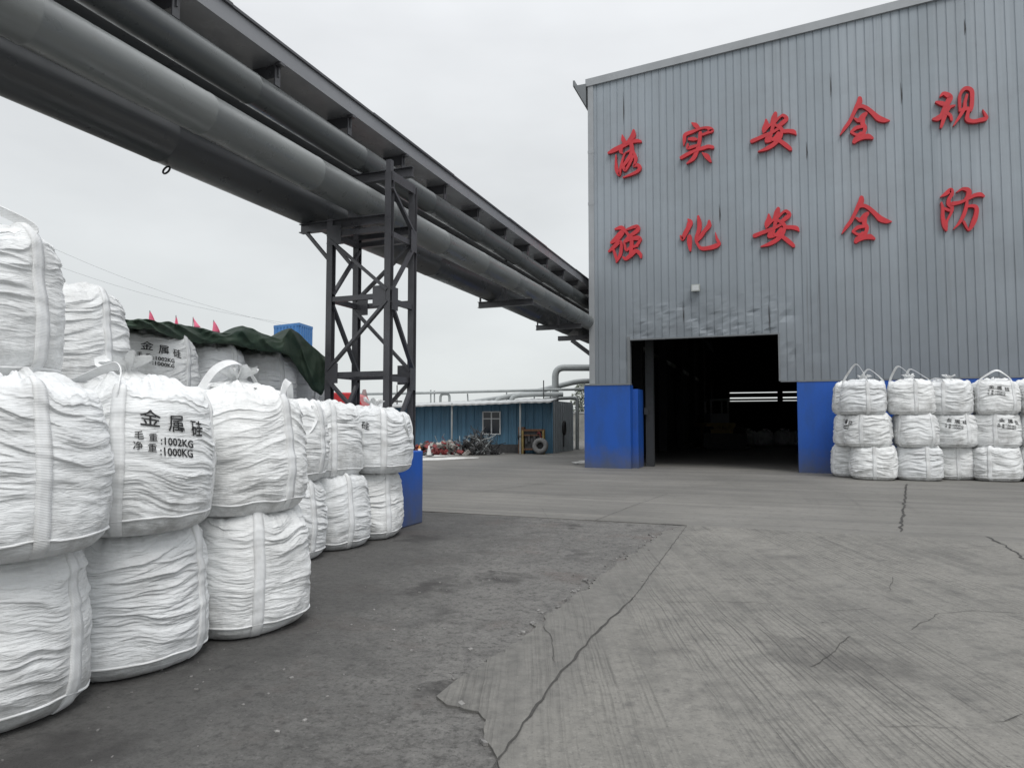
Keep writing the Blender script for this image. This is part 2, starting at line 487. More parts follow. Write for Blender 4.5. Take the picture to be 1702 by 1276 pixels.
def shed_mat():
    m = Mat('pale_blue_sheet_wall', 0.55)
    st = m.rng(m.noise(1.0, 5, .6, m.mapped((5, 5, .5))), .35, .7)
    m.color(m.mix(st, (.080, .195, .300), (.056, .135, .205)))
    m.bump(m.noise(2.5, 3), .02, .2)
    return m.m
def tarp_mat():
    m = Mat('dark_green_canvas', 0.72, 0, 0.3)
    m.color(m.mix(m.rng(m.noise(3, 6), .35, .7), (.026, .050, .035), (.058, .083, .058)))
    b = m.bump(m.noise(9, 5, .6), .02, .35)
    m.bump(m.noise(160, 2), .001, .4, b)
    return m.m
M = dict(
    fabric=fabric_mat(), strap=strap_mat(), clad=cladding_mat(), blue=blue_mat(),
    pipe=pipe_mat('grey_green_pipe_paint', (.095, .103, .104), (.066, .071, .074)),
    mainpipe=pipe_mat('pale_grey_green_pipe_paint', (.175, .186, .184), (.125, .133, .134)),
    lowpipe=pipe_mat('dark_pipe_paint', (.070, .074, .078), (.052, .055, .058)),
    steel=pipe_mat('dark_grey_steel_paint', (.066, .067, .075), (.048, .048, .053)),
    gallery=pipe_mat('dark_grey_gallery_sheet', (.25, .257, .275), (.20, .205, .222)),
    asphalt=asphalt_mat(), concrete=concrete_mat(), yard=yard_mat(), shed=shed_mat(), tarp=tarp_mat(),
    crack=simple('dirt_filled_crack', (.050, .048, .045), .95, var=.3, scale=20),
    ink=simple('black_print_ink', (.012, .012, .013), .6, var=.2),
    red=simple('red_sign_paint', (.50, .024, .034), .45, var=.16, scale=2.2),
    trim=simple('light_grey_trim_sheet', (.30, .315, .33), .45, var=.1, scale=1.5),
    trimdark=simple('grey_trim_sheet', (.16, .172, .182), .5, var=.15, scale=2),
    inner=simple('darkened_interior_sheet', (.035, .036, .04), .9, var=.2, scale=1),  # indoor darkness put into the colour: near black keeps the inside dark
    dark=simple('black_rubber', (.018, .018, .019), .8, var=.3),
    roofsheet=simple('dusty_roof_sheet', (.42, .43, .43), .7, var=.2, scale=1.2),
    rust=simple('rusty_steel', (.12, .062, .035), .85, var=.45, scale=9, bump=.01),
    galv=simple('galvanised_pipe', (.30, .32, .32), .5, var=.14, scale=2.5),
    glass=simple('dark_window_glass', (.012, .016, .024), .12, var=.2),
    alu=simple('aluminium_frame', (.52, .54, .55), .4, var=.08),
    white=simple('white_plastic', (.75, .75, .74), .5, var=.12),
    orange=simple('faded_orange_plastic', (.62, .22, .05), .5, var=.15),
    junkred=simple('faded_red_scrap', (.17, .025, .025), .7, var=.4, scale=5),
    junkgrey=simple('grey_scrap', (.30, .29, .27), .8, var=.35, scale=7),
    scrap=simple('dark_scrap_steel', (.05, .05, .052), .75, var=.4, scale=8),
    yellow=simple('dirty_yellow_paint', (.22, .16, .05), .6, var=.3, scale=6),
    machred=simple('machine_red_paint', (.45, .02, .025), .35, var=.12, scale=3),
    flagpink=simple('pink_flag_cloth', (.80, .17, .28), .7, var=.15),
    skyblue=simple('bright_blue_cabin_sheet', (.06, .20, .47), .5, var=.12, scale=2),
    tyre=simple('dusty_grey_tyre', (.17, .17, .168), .9, var=.25, scale=8, bump=.01),
    powder=simple('white_mineral_powder', (.55, .55, .53), .95, var=.25, scale=2.5, bump=.01),
    block=simple('weathered_block_wall', (.30, .30, .28), .9, var=.25, scale=2, bump=.01),
    box=simple('pale_grey_plastic', (.36, .38, .36), .5, var=.1),
)

# ------------------------------------------------------------------ the ground
YW = 22.3                      # front face of the warehouse
v = []
gm = MB().add([(-400, -60, 0), (400, -60, 0), (400, 600, 0), (-400, 600, 0)], [(0, 1, 2, 3)])
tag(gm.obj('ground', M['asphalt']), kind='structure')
def rough_edge(P, amp, step=.12, seed=0):
    o = []
    for i in range(len(P) - 1):
        a, b = Vector(P[i]), Vector(P[i + 1]); n = max(1, int((b - a).length / step))
        for k in range(n):
            q = a.lerp(b, k / n)
            dx = float(perlin(q.x * 5 + seed, q.y * 5, seed)) * amp + float(perlin(q.x * 17 + seed, q.y * 17, seed)) * amp * .5
            dy = float(perlin(q.x * 5, q.y * 5 + seed, seed + 9)) * amp + float(perlin(q.x * 17, q.y * 17, seed + 4)) * amp * .5
            o.append(Vector((q.x + dx, q.y + dy, 0)))
    o.append(Vector(P[-1]))
    return o
edge = [gnd(*q) for q in edge_px]
edge += [Vector((edge[-1].x + .15, 1.2, 0)), Vector((edge[-1].x + .1, -20, 0))]
def broken_edge(P, amp, step):
    o = []
    for i in range(len(P) - 1):
        a, b = Vector(P[i]), Vector(P[i + 1]); n = max(1, int((b - a).length / step)); d = (b - a).normalized(); nn = Vector((-d.y, d.x, 0))
        for k in range(n):
            q = a.lerp(b, k / n); f_ = min(1, k / 3, (n - k) / 3) * min(1, (b - a).length / .5)
            o.append(q + nn * amp * f_ * float(perlin(q.x * 4, q.y * 4, 2.2) + .6 * perlin(q.x * 11, q.y * 11, 5.1) + .35 * perlin(q.x * 27, q.y * 27, 8.3)))
    return o + [Vector(P[-1])]
edge = broken_edge(edge, .06, .035)
def sheet(name, poly, z, mat, thick=0.012):
    from mathutils.geometry import tessellate_polygon
    n = len(poly)
    tri = tessellate_polygon([[Vector((p.x, p.y, 0)) for p in poly]])
    vs = [(p.x, p.y, z) for p in poly]; fs = []
    for t in tri:
        a, b, c = (poly[i] for i in t)
        fs.append(tuple(t) if (b.x - a.x) * (c.y - a.y) - (b.y - a.y) * (c.x - a.x) > 0 else tuple(reversed(t)))
    vs += [(p.x, p.y, z - thick - .004) for p in poly]
    fs += [(i, (i + 1) % n, n + (i + 1) % n, n + i) for i in range(n)]
    return tag(link(name, mesh(vs, fs), mat), kind='structure')
YJ = 10.46
sheet('concrete_pavement', edge + [Vector((60, -20, 0)), Vector((60, YJ - .012, 0)), Vector((edge[0].x + .02, YJ - .012, 0))], .014, M['concrete'])
far = rough_edge([(-60, YJ + .05, 0), (-5.4, YJ + .02, 0), (-1.2, YJ, 0)], .03, .2, 5)
sheet('concrete_yard', far + [Vector((60, YJ, 0)), Vector((60, 120, 0)), Vector((-60, 120, 0))], .010, M['yard'], .008)

def crack(P, w, seed, wig=.04):
    """irregular dirt-filled ribbon on the ground"""
    Q = rough_edge([Vector((p.x, p.y, 0)) for p in P], wig, .07, seed)
    vs, fs = [], []
    for i, q in enumerate(Q):
        d = (Q[min(i + 1, len(Q) - 1)] - Q[max(i - 1, 0)]); d.normalize()
        nn = Vector((-d.y, d.x, 0))
        ww = w * .42 * (.35 + 1.1 * abs(float(perlin(q.x * 3.3 + seed, q.y * 3.3, 1.7))) + .5 * abs(float(perlin(q.x * 19, q.y * 19, seed))))
        if i in (0, len(Q) - 1): ww *= .2
        vs += [(q.x + nn.x * ww, q.y + nn.y * ww, .0185), (q.x - nn.x * ww, q.y - nn.y * ww, .0185)]
    for i in range(len(Q) - 1): fs.append((2 * i, 2 * i + 1, 2 * i + 3, 2 * i + 2))
    return vs, fs
cm = MB()
for k, (P, wd, wig) in enumerate([
    ([(1142, 874), (1050, 1000)], .010, .012), ([(1052, 996), (985, 1060), (930, 1125), (880, 1195), (820, 1280)], .024, .02),
    ([(985, 868), (1040, 846), (1110, 821)], .012, .015), ([(1507, 805), (1503, 840), (1497, 885)], .05, .05),
    ([(1640, 893), (1675, 910), (1702, 930), (1740, 950)], .035, .05), ([(700, 855), (990, 866), (1142, 873.5)], .016, .01),
    ([(1142, 873.5), (1330, 876), (1560, 893)], .006, .01), ([(1100, 1003), (1250, 1003), (1390, 1018), (1450, 1013)], .006, .03),
    ([(1510, 1050), (1560, 1022), (1620, 1018), (1702, 1022)], .007, .03), ([(1350, 1115), (1385, 1085), (1415, 1060)], .008, .03),
    ([(1450, 1210), (1530, 1213), (1600, 1215)], .006, .02), ([(930, 792), (1100, 794), (1330, 801)], .02, .02),
    ([(700, 823), (800, 818), (930, 800)], .02, .04), ([(700, 832), (850, 826), (1110, 820)], .014, .03),
    ([(1130, 812), (1200, 806), (1290, 804)], .012, .03), ([(900, 845), (935, 900), (925, 925)], .004, .02),
    ([(905, 1040), (920, 1080), (922, 1105)], .010, .02), ([(720, 1180), (760, 1182), (800, 1190)], .010, .012),
    ([(1640, 1205), (1670, 1205), (1702, 1190)], .007, .02), ([(1485, 960), (1478, 985)], .006, .02)]):
    cm.add(*crack([gnd(*q) for q in P], wd, 11 + 3 * k, wig))
tag(cm.obj('ground_crack', M['crack']), kind='structure')
pm = MB()                      # mineral powder trodden along the shed front
for k, P in enumerate([[(695, 752), (760, 751), (830, 752), (838, 754), (760, 757), (695, 760)], [(690, 762), (760, 760), (800, 761), (740, 765), (690, 766)],
                       [(955, 768), (976, 764), (976, 770), (950, 773)]]):
    q = [gnd(*p) for p in P]
    pm.add([(p.x, p.y, .016 + .003 * k) for p in rough_edge(q + [q[0]], .25, .3, k)[:-1]], [tuple(range(len(rough_edge(q + [q[0]], .25, .3, k)) - 1))])
tag(pm.obj('powder_spill', M['powder']), kind='structure')
apron = [gnd(*p) for p in [(925, 792), (985, 779), (1075, 770), (1325, 776), (1345, 792)]]
# small chips and flakes of stone lying about
fm = MB()
rr = random.Random(5)
for k in range(380):
    x, y = rr.uniform(-3.6, 1.5), rr.uniform(1.6, 10.0)
    if k % 4 == 0: x, y = rr.gauss(-2.6, .5), rr.gauss(4.3, 1.4)
    s = rr.choice([.003, .004, .005, .006, .008, .012]); a = rr.uniform(0, 6)
    if x > -2.2 and k % 9: continue
    z0 = .0 if x < -1.6 else .014
    fm.obox((x, y, z0 + s * .35), (s * math.cos(a), s * math.sin(a), 0), (-s * .6 * math.sin(a), s * .6 * math.cos(a), .1 * s), (0, 0, s * .35))
for k in range(150):                                     # crumbled concrete along the broken slab edge
    q = edge[rr.randrange(8, int(len(edge) * .62))]
    if q.y < 1.5: continue
    s = rr.choice([.006, .009, .012, .016, .024]); a = rr.uniform(0, 6); x, y = q.x - abs(rr.gauss(0, .09)), q.y + rr.gauss(0, .05)
    fm.obox((x, y, s * .3), (s * math.cos(a), s * math.sin(a), 0), (-s * .7 * math.sin(a), s * .7 * math.cos(a), .2 * s), (0, 0, s * .35))
tag(fm.obj('stone_chips', simple('pale_stone_chip', (.19, .185, .178), .9, var=.6, scale=30)), 'small pale stone chips scattered over the dark asphalt', 'gravel', kind='stuff')

# ------------------------------------------------------------------ warehouse
def wallpt(x, y): return onY(x, y, YW)
XL = -5.70
EAVE = 13.16
SLOPE = .068
XRIDGE, XR = 10.0, 25.7
def roofz(x): return EAVE + SLOPE * (x - XL) if x < XRIDGE else EAVE + SLOPE * (2 * XRIDGE - XL - x)
house = empty('warehouse', (XL, YW, 0), 'large grey corrugated steel warehouse with blue wall base and dark open doorway', 'warehouse')
dl, dr = wallpt(1047, 565).x, wallpt(1293, 553).x
dtop = wallpt(1170, 559).z
jr = wallpt(1326, 700).x
ZB = wallpt(1047, 640).z       # top of the blue base
PITCHR = .235
def clad_panel(x0, x1, zb, zt, step=.3):
    xs, off = [], []
    k0 = int(math.floor(x0 / PITCHR)) - 1
    for k in range(k0, int(x1 / PITCHR) + 2):
        b = k * PITCHR
        for dx, o in ((0, 0), (.192, 0), (.204, .019), (.221, .019), (.2349, 0)):
            xx = b + dx
            if x0 < xx < x1: xs.append(xx); off.append(o)
    xs = np.array([x0] + xs + [x1]); off = np.array([off[0]] + off + [off[-1]])
    nz = max(2, int(np.ceil((zt(0) - zb) / step)))
    T = np.linspace(0, 1, nz + 1)
    X = np.repeat(xs[None, :], nz + 1, 0)
    ZT = np.array([zt(x) for x in xs])
    Z = zb + (ZT - zb)[None, :] * T[:, None]
    # dents hammered in above the doorway by machines
    near = np.exp(-((X - (dl + dr) / 2 - .3) / 2.9) ** 4) * sstep(dtop + 2.0, dtop + .2, Z) * sstep(dtop - 2.2, dtop - .6, Z)
    d = (1.45 * (.050 * np.abs(perlin(X * 1.2 + Z * .5, 3.3, Z * .9 + 2)) + .085 * np.maximum(0, perlin(X * 3.0 + Z, 7.7, Z * 2.6) - .18) - .05 * np.maximum(0, perlin(X * 4.5, 2.2, Z * 5.0) - .22))) * near
    gen = perlin(X * .35, 1.1, Z * .25) * .02
    Y = YW + off[None, :] + d + gen
    Y[:, 0] = np.minimum(Y[:, 0], YW + .03); 
    nx = len(xs)
    vs = np.stack([X, Y, Z], -1).reshape(-1, 3)
    fs = [(j * nx + i, j * nx + i + 1, (j + 1) * nx + i + 1, (j + 1) * nx + i) for j in range(nz) for i in range(nx - 1)]
    return vs, fs
cl = MB()
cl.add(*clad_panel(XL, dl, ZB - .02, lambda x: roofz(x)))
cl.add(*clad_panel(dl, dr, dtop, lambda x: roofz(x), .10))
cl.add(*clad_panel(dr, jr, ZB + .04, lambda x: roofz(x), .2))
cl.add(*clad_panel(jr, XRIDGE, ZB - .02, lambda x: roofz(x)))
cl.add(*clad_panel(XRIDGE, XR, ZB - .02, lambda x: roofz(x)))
cl.obj('cladding', M['clad'], house)
for px, ya, yb2 in ((1187, 338, 372), (1034, 150, 210), (1329, 236, 268), (1381, 120, 165), (1493, 136, 176), (1034, 370, 385), (1605, 30, 60), (1128, 500, 540), (1279, 500, 552)):
    a, b = wallpt(px, ya), wallpt(px, yb2); k = math.floor(a.x / PITCHR) * PITCHR + .19
    MB().add([(k, YW - .006, b.z), (k + .03, YW - .012, (a.z * .4 + b.z * .6)), (k, YW - .006, a.z), (k - .006, YW + .01, (a.z + b.z) / 2)], [(0, 1, 2), (0, 2, 3)]).obj('open_seam', M['scrap'], house)
# thickness of the openings' edges, jambs, lining behind the sheet
lin = MB()
T = .10
lin.box((XL + .02, YW + .175, ZB), (dl - .012, YW + .22, EAVE - .2))
lin.box((dl - .012, YW + .175, dtop + .02), (dr + .01, YW + .22, EAVE - .2))
lin.box((dr + .012, YW + .175, ZB + .06), (XR - .1, YW + .19, EAVE - .2))
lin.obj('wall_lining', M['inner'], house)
tr = MB()
tr.box((dl - .09, YW - .012, ZB), (dl, YW + .2, dtop + .1))
tr.box((dl, YW - .02, dtop - .03), (dr, YW + .18, dtop + .012))
tr.box((dr, YW - .014, ZB + .04), (dr + .05, YW + .2, dtop))
tr.box((dr + .05, YW - .014, ZB + .01), (jr, YW + .2, ZB + .055))
tr.obj('door_trim', M['trimdark'], house)
tr = MB()
tr.box((XL - .03, YW - .035, ZB), (XL + .16, YW + .12, EAVE))                  # corner flashing
tr.box((XL - .04, YW - .04, 8.9), (XL + .17, YW - .036, 9.0))
tr.box((XL - .04, YW - .04, 10.7), (XL + .17, YW - .036, 10.8))
for xa, xb in ((XL - .1, XRIDGE), (XRIDGE, XR + .1)):                        # rake flashing
    za, zb = roofz(xa), roofz(xb)
    v = [(xa, YW - .07, za - .10), (xb, YW - .07, zb - .10), (xb, YW - .07, zb + .16), (xa, YW - .07, za + .16),
         (xa, YW + .25, za - .10), (xb, YW + .25, zb - .10), (xb, YW + .25, zb + .16), (xa, YW + .25, za + .16)]
    tr.add(v, [(0, 1, 2, 3), (7, 6, 5, 4), (3, 2, 6, 7), (4, 5, 1, 0), (0, 3, 7, 4), (1, 5, 6, 2)])
tr.obj('edge_flashing', M['trim'], house)
DEPTH = 50.0
g = MB()                                                                    # eaves gutter along the left side
g.add([(XL - .50, YW - .1, EAVE - .02), (XL - .08, YW - .1, EAVE - .02), (XL - .08, YW - .1, EAVE - .80), (XL - .34, YW - .1, EAVE - .30),
       (XL - .50, YW + DEPTH, EAVE - .02), (XL - .08, YW + DEPTH, EAVE - .02), (XL - .08, YW + DEPTH, EAVE - .80), (XL - .34, YW + DEPTH, EAVE - .30)],
      [(0, 1, 2, 3), (7, 6, 5, 4), (0, 4, 5, 1), (3, 7, 4, 0), (2, 6, 7, 3), (1, 5, 6, 2)])
g.box((XL - .53, YW - .12, EAVE - .04), (XL - .47, YW + DEPTH, EAVE + .16))
g.obj('gutter', M['trimdark'], house)
rf = MB()
for xa, xb in ((XL - .1, XRIDGE), (XRIDGE, XR + .1)):
    za, zb = roofz(xa), roofz(xb)
    rf.add([(xa, YW + .25, za + .02), (xb, YW + .25, zb + .02), (xb, YW + DEPTH, zb + .02), (xa, YW + DEPTH, za + .02),
            (xa, YW + .25, za + .12), (xb, YW + .25, zb + .12), (xb, YW + DEPTH, zb + .12), (xa, YW + DEPTH, za + .12)],
           [(3, 2, 1, 0), (4, 5, 6, 7), (0, 1, 5, 4), (1, 2, 6, 5), (2, 3, 7, 6), (3, 0, 4, 7)])
rf.obj('roof', M['trimdark'], house)
# rear and side walls, with the slots of daylight one sees from the door
sw = MB()
def slot(px, ya, yb):          # hole (Y range, z range) in the left side wall
    pa = onX_ = None
def onX(x, y, X):
    v, _ = ray(x, y); return Vector((0, 0, CAM_H)) + v * (X / v.x)
yb = YW + DEPTH
sw.box((XR - .15, YW + .22, 0), (XR, yb, EAVE))
zs = [onY(1250, q, yb).z for q in (651.6, 653.2, 660.2, 662.3, 665.6, 666.8)]
xs0, xs1 = onY(1213, 655, yb).x, onY(1292, 655, yb).x
xs2, xs3 = onY(1301, 655, yb).x, onY(1420, 655, yb).x
sw.box((XL, yb - .15, 0), (XR, yb, zs[5])); sw.box((XL, yb - .15, zs[0]), (XR, yb, EAVE))
for a, b in ((zs[4], zs[3]), (zs[2], zs[1])): sw.box((XL, yb - .15, a), (XR, yb, b))
for a, b in ((XL, xs0), (xs1, xs2), (xs3, XR)):
    for q, r_ in ((zs[5], zs[4]), (zs[3], zs[2]), (zs[1], zs[0])): sw.box((a, yb - .15, q), (b, yb, r_))
# left wall: solid except two tall gaps between sheets
gaps = [(onX(1073.5, 640, XL + .1).y, onX(1076.5, 640, XL + .1).y, 2.7, 4.1), (onX(1104, 640, XL + .1).y, onX(1105.6, 640, XL + .1).y, 3.0, 4.2)]
y0 = YW + .17
for a, b, za, zb in gaps:
    sw.box((XL, y0, 0), (XL + .1, a, EAVE)); sw.box((XL, a, 0), (XL + .1, b, za)); sw.box((XL, a, zb), (XL + .1, b, EAVE)); y0 = b
sw.box((XL, y0, 0), (XL + .1, yb - .16, EAVE))
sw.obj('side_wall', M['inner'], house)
for Y in (29, 36, 43, 50, 57, 64):                                          # inside columns and crane beams
    for x in (XL + .15, XR - .6): MB().box((x, Y, 0), (x + .4, Y + .3, EAVE - .3)).obj('inner_column', M['inner'], house)
MB().box((XL + .2, YW + 1, 8.0), (XL + .6, yb - 1, 8.5)).obj('crane_beam', M['inner'], house)
# blue masonry base
bl = MB()
bx0 = wallpt(974, 700).x
bl.box((bx0, YW - .20, 0), (dl + .03, YW + .30, ZB)); 
bl.obj('blue_base', M['blue'], house)
bl = MB(); bl.box((dl + .034, YW + .15, 0), (dl + .22, YW + 1.1, ZB - .12)); bl.obj('blue_base', M['blue'], house)
bl = MB(); bl.box((jr, YW - .06, 0), (XR, YW + .30, ZB - .002)); bl.obj('blue_base', M['blue'], house)
cp = MB()
cp.box((bx0 - .03, YW - .22, ZB), (dl + .05, YW + .04, ZB + .05)); cp.box((jr + .02, YW - .075, ZB), (XR, YW + .02, ZB + .05))
cp.obj('base_capping', M['trimdark'], house)
jp = MB()
jp.ibeam((dl + .42, YW + 1.3, 0), (dl + .42, YW + 1.3, dtop + .6), .26, .26, (0, 1, 0), .03)
jp.box((dl + .27, YW + 1.0, 1.78), (dl + .40, YW + 1.05, 2.02))
jp.obj('door_post', simple('darkened_door_post', (.032, .034, .036), .8), house)  # grey post coloured near black, the doorway's dark put into its colour
# floodlight over the door
fl = empty('floodlight', wallpt(1157, 480), 'small pale square floodlight on the grey cladding above the doorway', 'light')
p = wallpt(1157, 480)
MB().box((p.x - .13, YW - .20, p.z - .11), (p.x + .13, YW - .07, p.z + .11)).obj('lamp_housing', M['box'], fl)
MB().box((p.x - .03, YW - .07, p.z - .05), (p.x + .03, YW + .03, p.z + .05)).obj('bracket', M['trimdark'], fl)
MB().box((p.x - .10, YW - .204, p.z - .08), (p.x + .10, YW - .2005, p.z + .08)).obj('glass', M['alu'], fl)

# ------------------------------------------------------------------ red characters (brush strokes: x, y, width in a 1276 grid over a 100 px square)
GLYPH = {
 'luo': ((1000, 210), [[(160,590,50),(280,530,100),(430,455,95),(620,365,80),(740,335,85),(835,345,60)], [(450,205,15),(470,300,90),(500,390,80)],
   [(690,115,55),(680,220,115),(600,330,85),(540,380,60)], [(430,480,70),(420,560,80),(460,605,30)],
   [(320,640,30),(318,800,48),(335,950,85),(385,1055,55),(425,870,55),(480,660,42),(530,580,30)],
   [(640,380,80),(655,520,95),(630,630,75),(560,750,80),(480,860,62),(488,930,70),(520,955,52),(600,830,60),(690,650,50)],
   [(690,560,50),(735,690,72),(720,800,60),(690,870,40),(770,850,80),(820,895,85),(790,965,72),(680,1030,60),(470,1110,22)], [(525,590,18),(610,545,50)]]),
 'shi': ((1120, 195), [[(390,150,30),(470,200,105),(545,265,60)], [(215,625,22),(230,520,72),(250,400,80),(400,335,70),(560,272,50),(680,250,55),(765,275,95),(815,310,85),(720,355,60),(610,400,50)],
   [(570,360,80),(555,500,82),(530,640,82),(490,760,90),(420,900,85),(285,1005,30)], [(330,490,60),(420,490,85),(490,495,50)],
   [(305,600,45),(305,680,70),(420,650,70),(520,620,50)], [(165,885,75),(300,810,78),(450,740,62),(620,685,78),(740,650,80),(830,665,75)], [(610,785,25),(710,860,115),(785,965,50)]]),
 'an': ((1240, 180), [[(625,140,80),(600,230,130),(560,330,100)], [(425,275,45),(430,380,120),(385,480,110),(370,550,40)],
   [(380,520,70),(480,410,60),(600,330,60),(720,215,45),(790,185,70),(860,255,85),(760,350,90),(690,400,60)],
   [(600,350,70),(560,450,80),(535,560,75),(480,650,130),(425,735,60),(560,700,60),(690,560,80)], [(125,730,85),(260,670,80),(400,610,80),(560,540,60),(680,470,60)],
   [(620,390,60),(720,440,85),(780,515,85),(900,515,85),(1010,535,95),(1060,590,25)], [(770,500,60),(720,640,95),(620,770,90),(450,880,80),(260,950,22)],
   [(560,690,80),(700,720,85),(830,805,100),(940,895,80),(965,915,30)]]),
 'quan': ((1390, 155), [[(490,150,105),(480,230,130),(420,330,100),(350,480,80),(270,640,82),(160,790,70),(78,912,20)],
   [(430,320,90),(540,310,82),(650,360,92),(780,470,105),(880,560,130),(1000,605,105),(1120,615,20)], [(375,570,40),(470,610,95),(560,520,115),(620,465,80)],
   [(560,550,100),(550,680,105),(600,760,92),(580,860,82),(520,960,90)], [(310,850,55),(420,765,80),(560,740,60)], [(305,860,50),(430,920,62),(520,880,70)],
   [(370,1060,95),(420,1010,120),(540,975,90),(660,950,115),(755,985,60)]]),
 'gui': ((1545, 140), [[(210,290,35),(280,235,80),(380,275,120),(420,330,120),(360,440,125),(290,600,120),(240,700,110),(150,760,110),(60,775,50)], [(125,415,50),(240,445,100),(340,470,90)],
   [(515,490,40),(420,520,65),(330,620,110),(280,780,92),(230,940,60)], [(330,640,80),(420,695,72),(450,790,62)],
   [(620,600,40),(620,480,65),(620,300,65),(680,170,75),(770,125,85),(870,180,100),(880,350,92),(870,500,92),(850,590,75)],
   [(770,270,60),(730,430,72),(720,540,82),(620,720,70),(490,915,25)], [(620,600,60),(740,560,85),(850,560,60)],
   [(810,580,70),(780,700,82),(785,790,100),(900,825,82),(1050,800,85),(1180,750,85),(1105,580,14)]]),
 'qiang': ((1000, 365), [[(300,220,40),(420,190,92),(490,225,70),(420,320,125),(330,420,125),(220,505,60)], [(170,690,50),(280,590,85),(390,490,85),(430,530,62),(430,640,72),(400,780,72),(325,915,35)],
   [(265,650,50),(300,760,62),(335,870,60)], [(470,230,62),(540,290,62),(590,370,62)], [(550,230,45),(680,180,70),(770,170,85),(775,240,92),(680,320,82),(600,370,62),(500,480,50)],
   [(490,480,40),(510,590,55),(540,665,52),(640,600,62),(770,575,50)], [(500,500,40),(640,430,72),(780,410,105),(835,440,62),(770,545,62),(700,600,50)], [(630,350,72),(650,500,82),(640,640,82),(630,760,72)],
   [(475,820,50),(530,850,72),(640,765,92),(740,680,85),(825,745,82),(845,820,45)]]),
 'hua': ((1120, 350), [[(310,205,35),(350,270,125),(310,390,102),(250,500,102),(190,625,75),(155,560,50)], [(340,570,100),(340,700,112),(355,860,50)],
   [(525,145,55),(550,280,100),(540,430,92),(475,620,62),(530,760,62),(600,820,82),(750,810,92),(890,770,102),(965,715,75),(920,620,62),(885,480,12)], [(755,245,60),(750,340,102),(660,450,82),(580,560,92),(510,650,62)]]),
 'fang': ((1550, 300), [[(155,370,22),(260,310,85),(370,230,102),(390,320,82),(330,420,82),(330,520,102),(390,590,92),(380,700,62),(290,880,52),(265,1010,90)], [(170,495,40),(200,620,72),(200,800,82),(240,970,110),(275,1070,60)],
   [(240,620,62),(340,660,62)], [(490,275,22),(620,205,62),(740,240,112),(740,350,112),(680,430,82)], [(400,520,92),(560,490,72),(720,420,62),(860,345,82),(990,325,92),(1065,360,50)],
   [(710,470,62),(690,600,82),(630,780,82),(540,930,60),(430,1050,22)], [(700,580,52),(820,565,72),(905,605,92),(900,750,102),(840,920,112),(745,1070,50),(640,900,60)]]),
}
def glyph_mesh(key):
    (ox, oy), strokes = GLYPH[key]
    mb = MB()
    c = wallpt(ox + 50, oy + 50)
    th = .10
    for si, st in enumerate(strokes):
        pts = bez([Vector((a, b, w_)) for a, b, w_ in st], 7)
        L, Rr = [], []
        for i, p in enumerate(pts):
            d = pts[min(i + 1, len(pts) - 1)] - pts[max(i - 1, 0)]
            d = Vector((d.x, d.y)).normalized(); nn = Vector((-d.y, d.x)); h = max(p.z, 8) * .47
            L.append((p.x + nn.x * h, p.y + nn.y * h)); Rr.append((p.x - nn.x * h, p.y - nn.y * h))
        # rounded ends
        def W(q):
            z = wallpt(ox + q[0] * 100 / 1276, oy + q[1] * 100 / 1276)
            return (z.x - c.x, z.z - c.z)
        yf, yk = -th - .0025 * si, 0.0
        n = len(pts); vs = []
        for a, b in zip(L, Rr):
            a, b = W(a), W(b)
            vs += [(a[0], yf, a[1]), (b[0], yf, b[1]), (a[0], yk, a[1]), (b[0], yk, b[1])]
        fs = []
        for i in range(n - 1):
            o, q = 4 * i, 4 * i + 4
            fs += [(o, q, q + 1, o + 1), (o, o + 2, q + 2, q), (o + 1, q + 1, q + 3, o + 3), (o + 2, o + 3, q + 3, q + 2)]
        fs += [(0, 1, 3, 2), (4 * n - 4, 4 * n - 2, 4 * n - 1, 4 * n - 3)]
        mb.add(vs, fs)
        for e_, dirn in ((0, -1), (n - 1, 1)):                       # blunt round tips
            p = pts[e_]; h = max(p.z, 8) * .455
            cv, ck = [], []
            for k in range(10):
                a = 2 * math.pi * k / 10
                q = W((p.x + math.cos(a) * h, p.y + math.sin(a) * h))
                cv.append((q[0], yf + .0012, q[1])); ck.append((q[0], yk, q[1]))
            mb.add(cv + ck, [tuple(range(10))] + [(k, 10 + k, 10 + (k + 1) % 10, (k + 1) % 10) for k in range(10)])
    me = mb.make(key)
    bm = bmesh.new(); bm.from_mesh(me); bmesh.ops.recalc_face_normals(bm, faces=bm.faces); bm.to_mesh(me); bm.free()
    return me, c
SIGN = {}
for key in GLYPH: SIGN[key] = glyph_mesh(key)
def sign(key, label, dz=0.0, dx=0.0):
    me, c = SIGN[key]
    o = bpy.data.objects.new('sign_character', me)
    if not me.materials: me.materials.append(M['red'])
    o.location = (c.x + dx, YW - .015, c.z + dz)
    COL.objects.link(o)
    tag(o, label, 'sign', 'red brush characters on the warehouse wall')
sign('luo', 'red brush character 落, leftmost of the upper row on the grey wall')
sign('shi', 'red brush character 实, second in the upper row on the grey wall')
sign('an', 'red brush character 安 in the upper row, between 实 and 全')
sign('quan', 'red brush character 全 in the upper row, beside 规')
sign('gui', 'red brush character 规 at the right end of the upper row')
sign('qiang', 'red brush character 强, leftmost of the lower row on the grey wall')
sign('hua', 'red brush character 化, second in the lower row on the grey wall')
sign('an', 'red brush character 安 in the lower row, between 化 and 全', wallpt(1290, 380).z - wallpt(1287, 222).z, .02)
sign('quan', 'red brush character 全 in the lower row, beside 防', wallpt(1440, 368).z - wallpt(1437, 203).z, -.03)
sign('fang', 'red brush character 防 at the right end of the lower row')

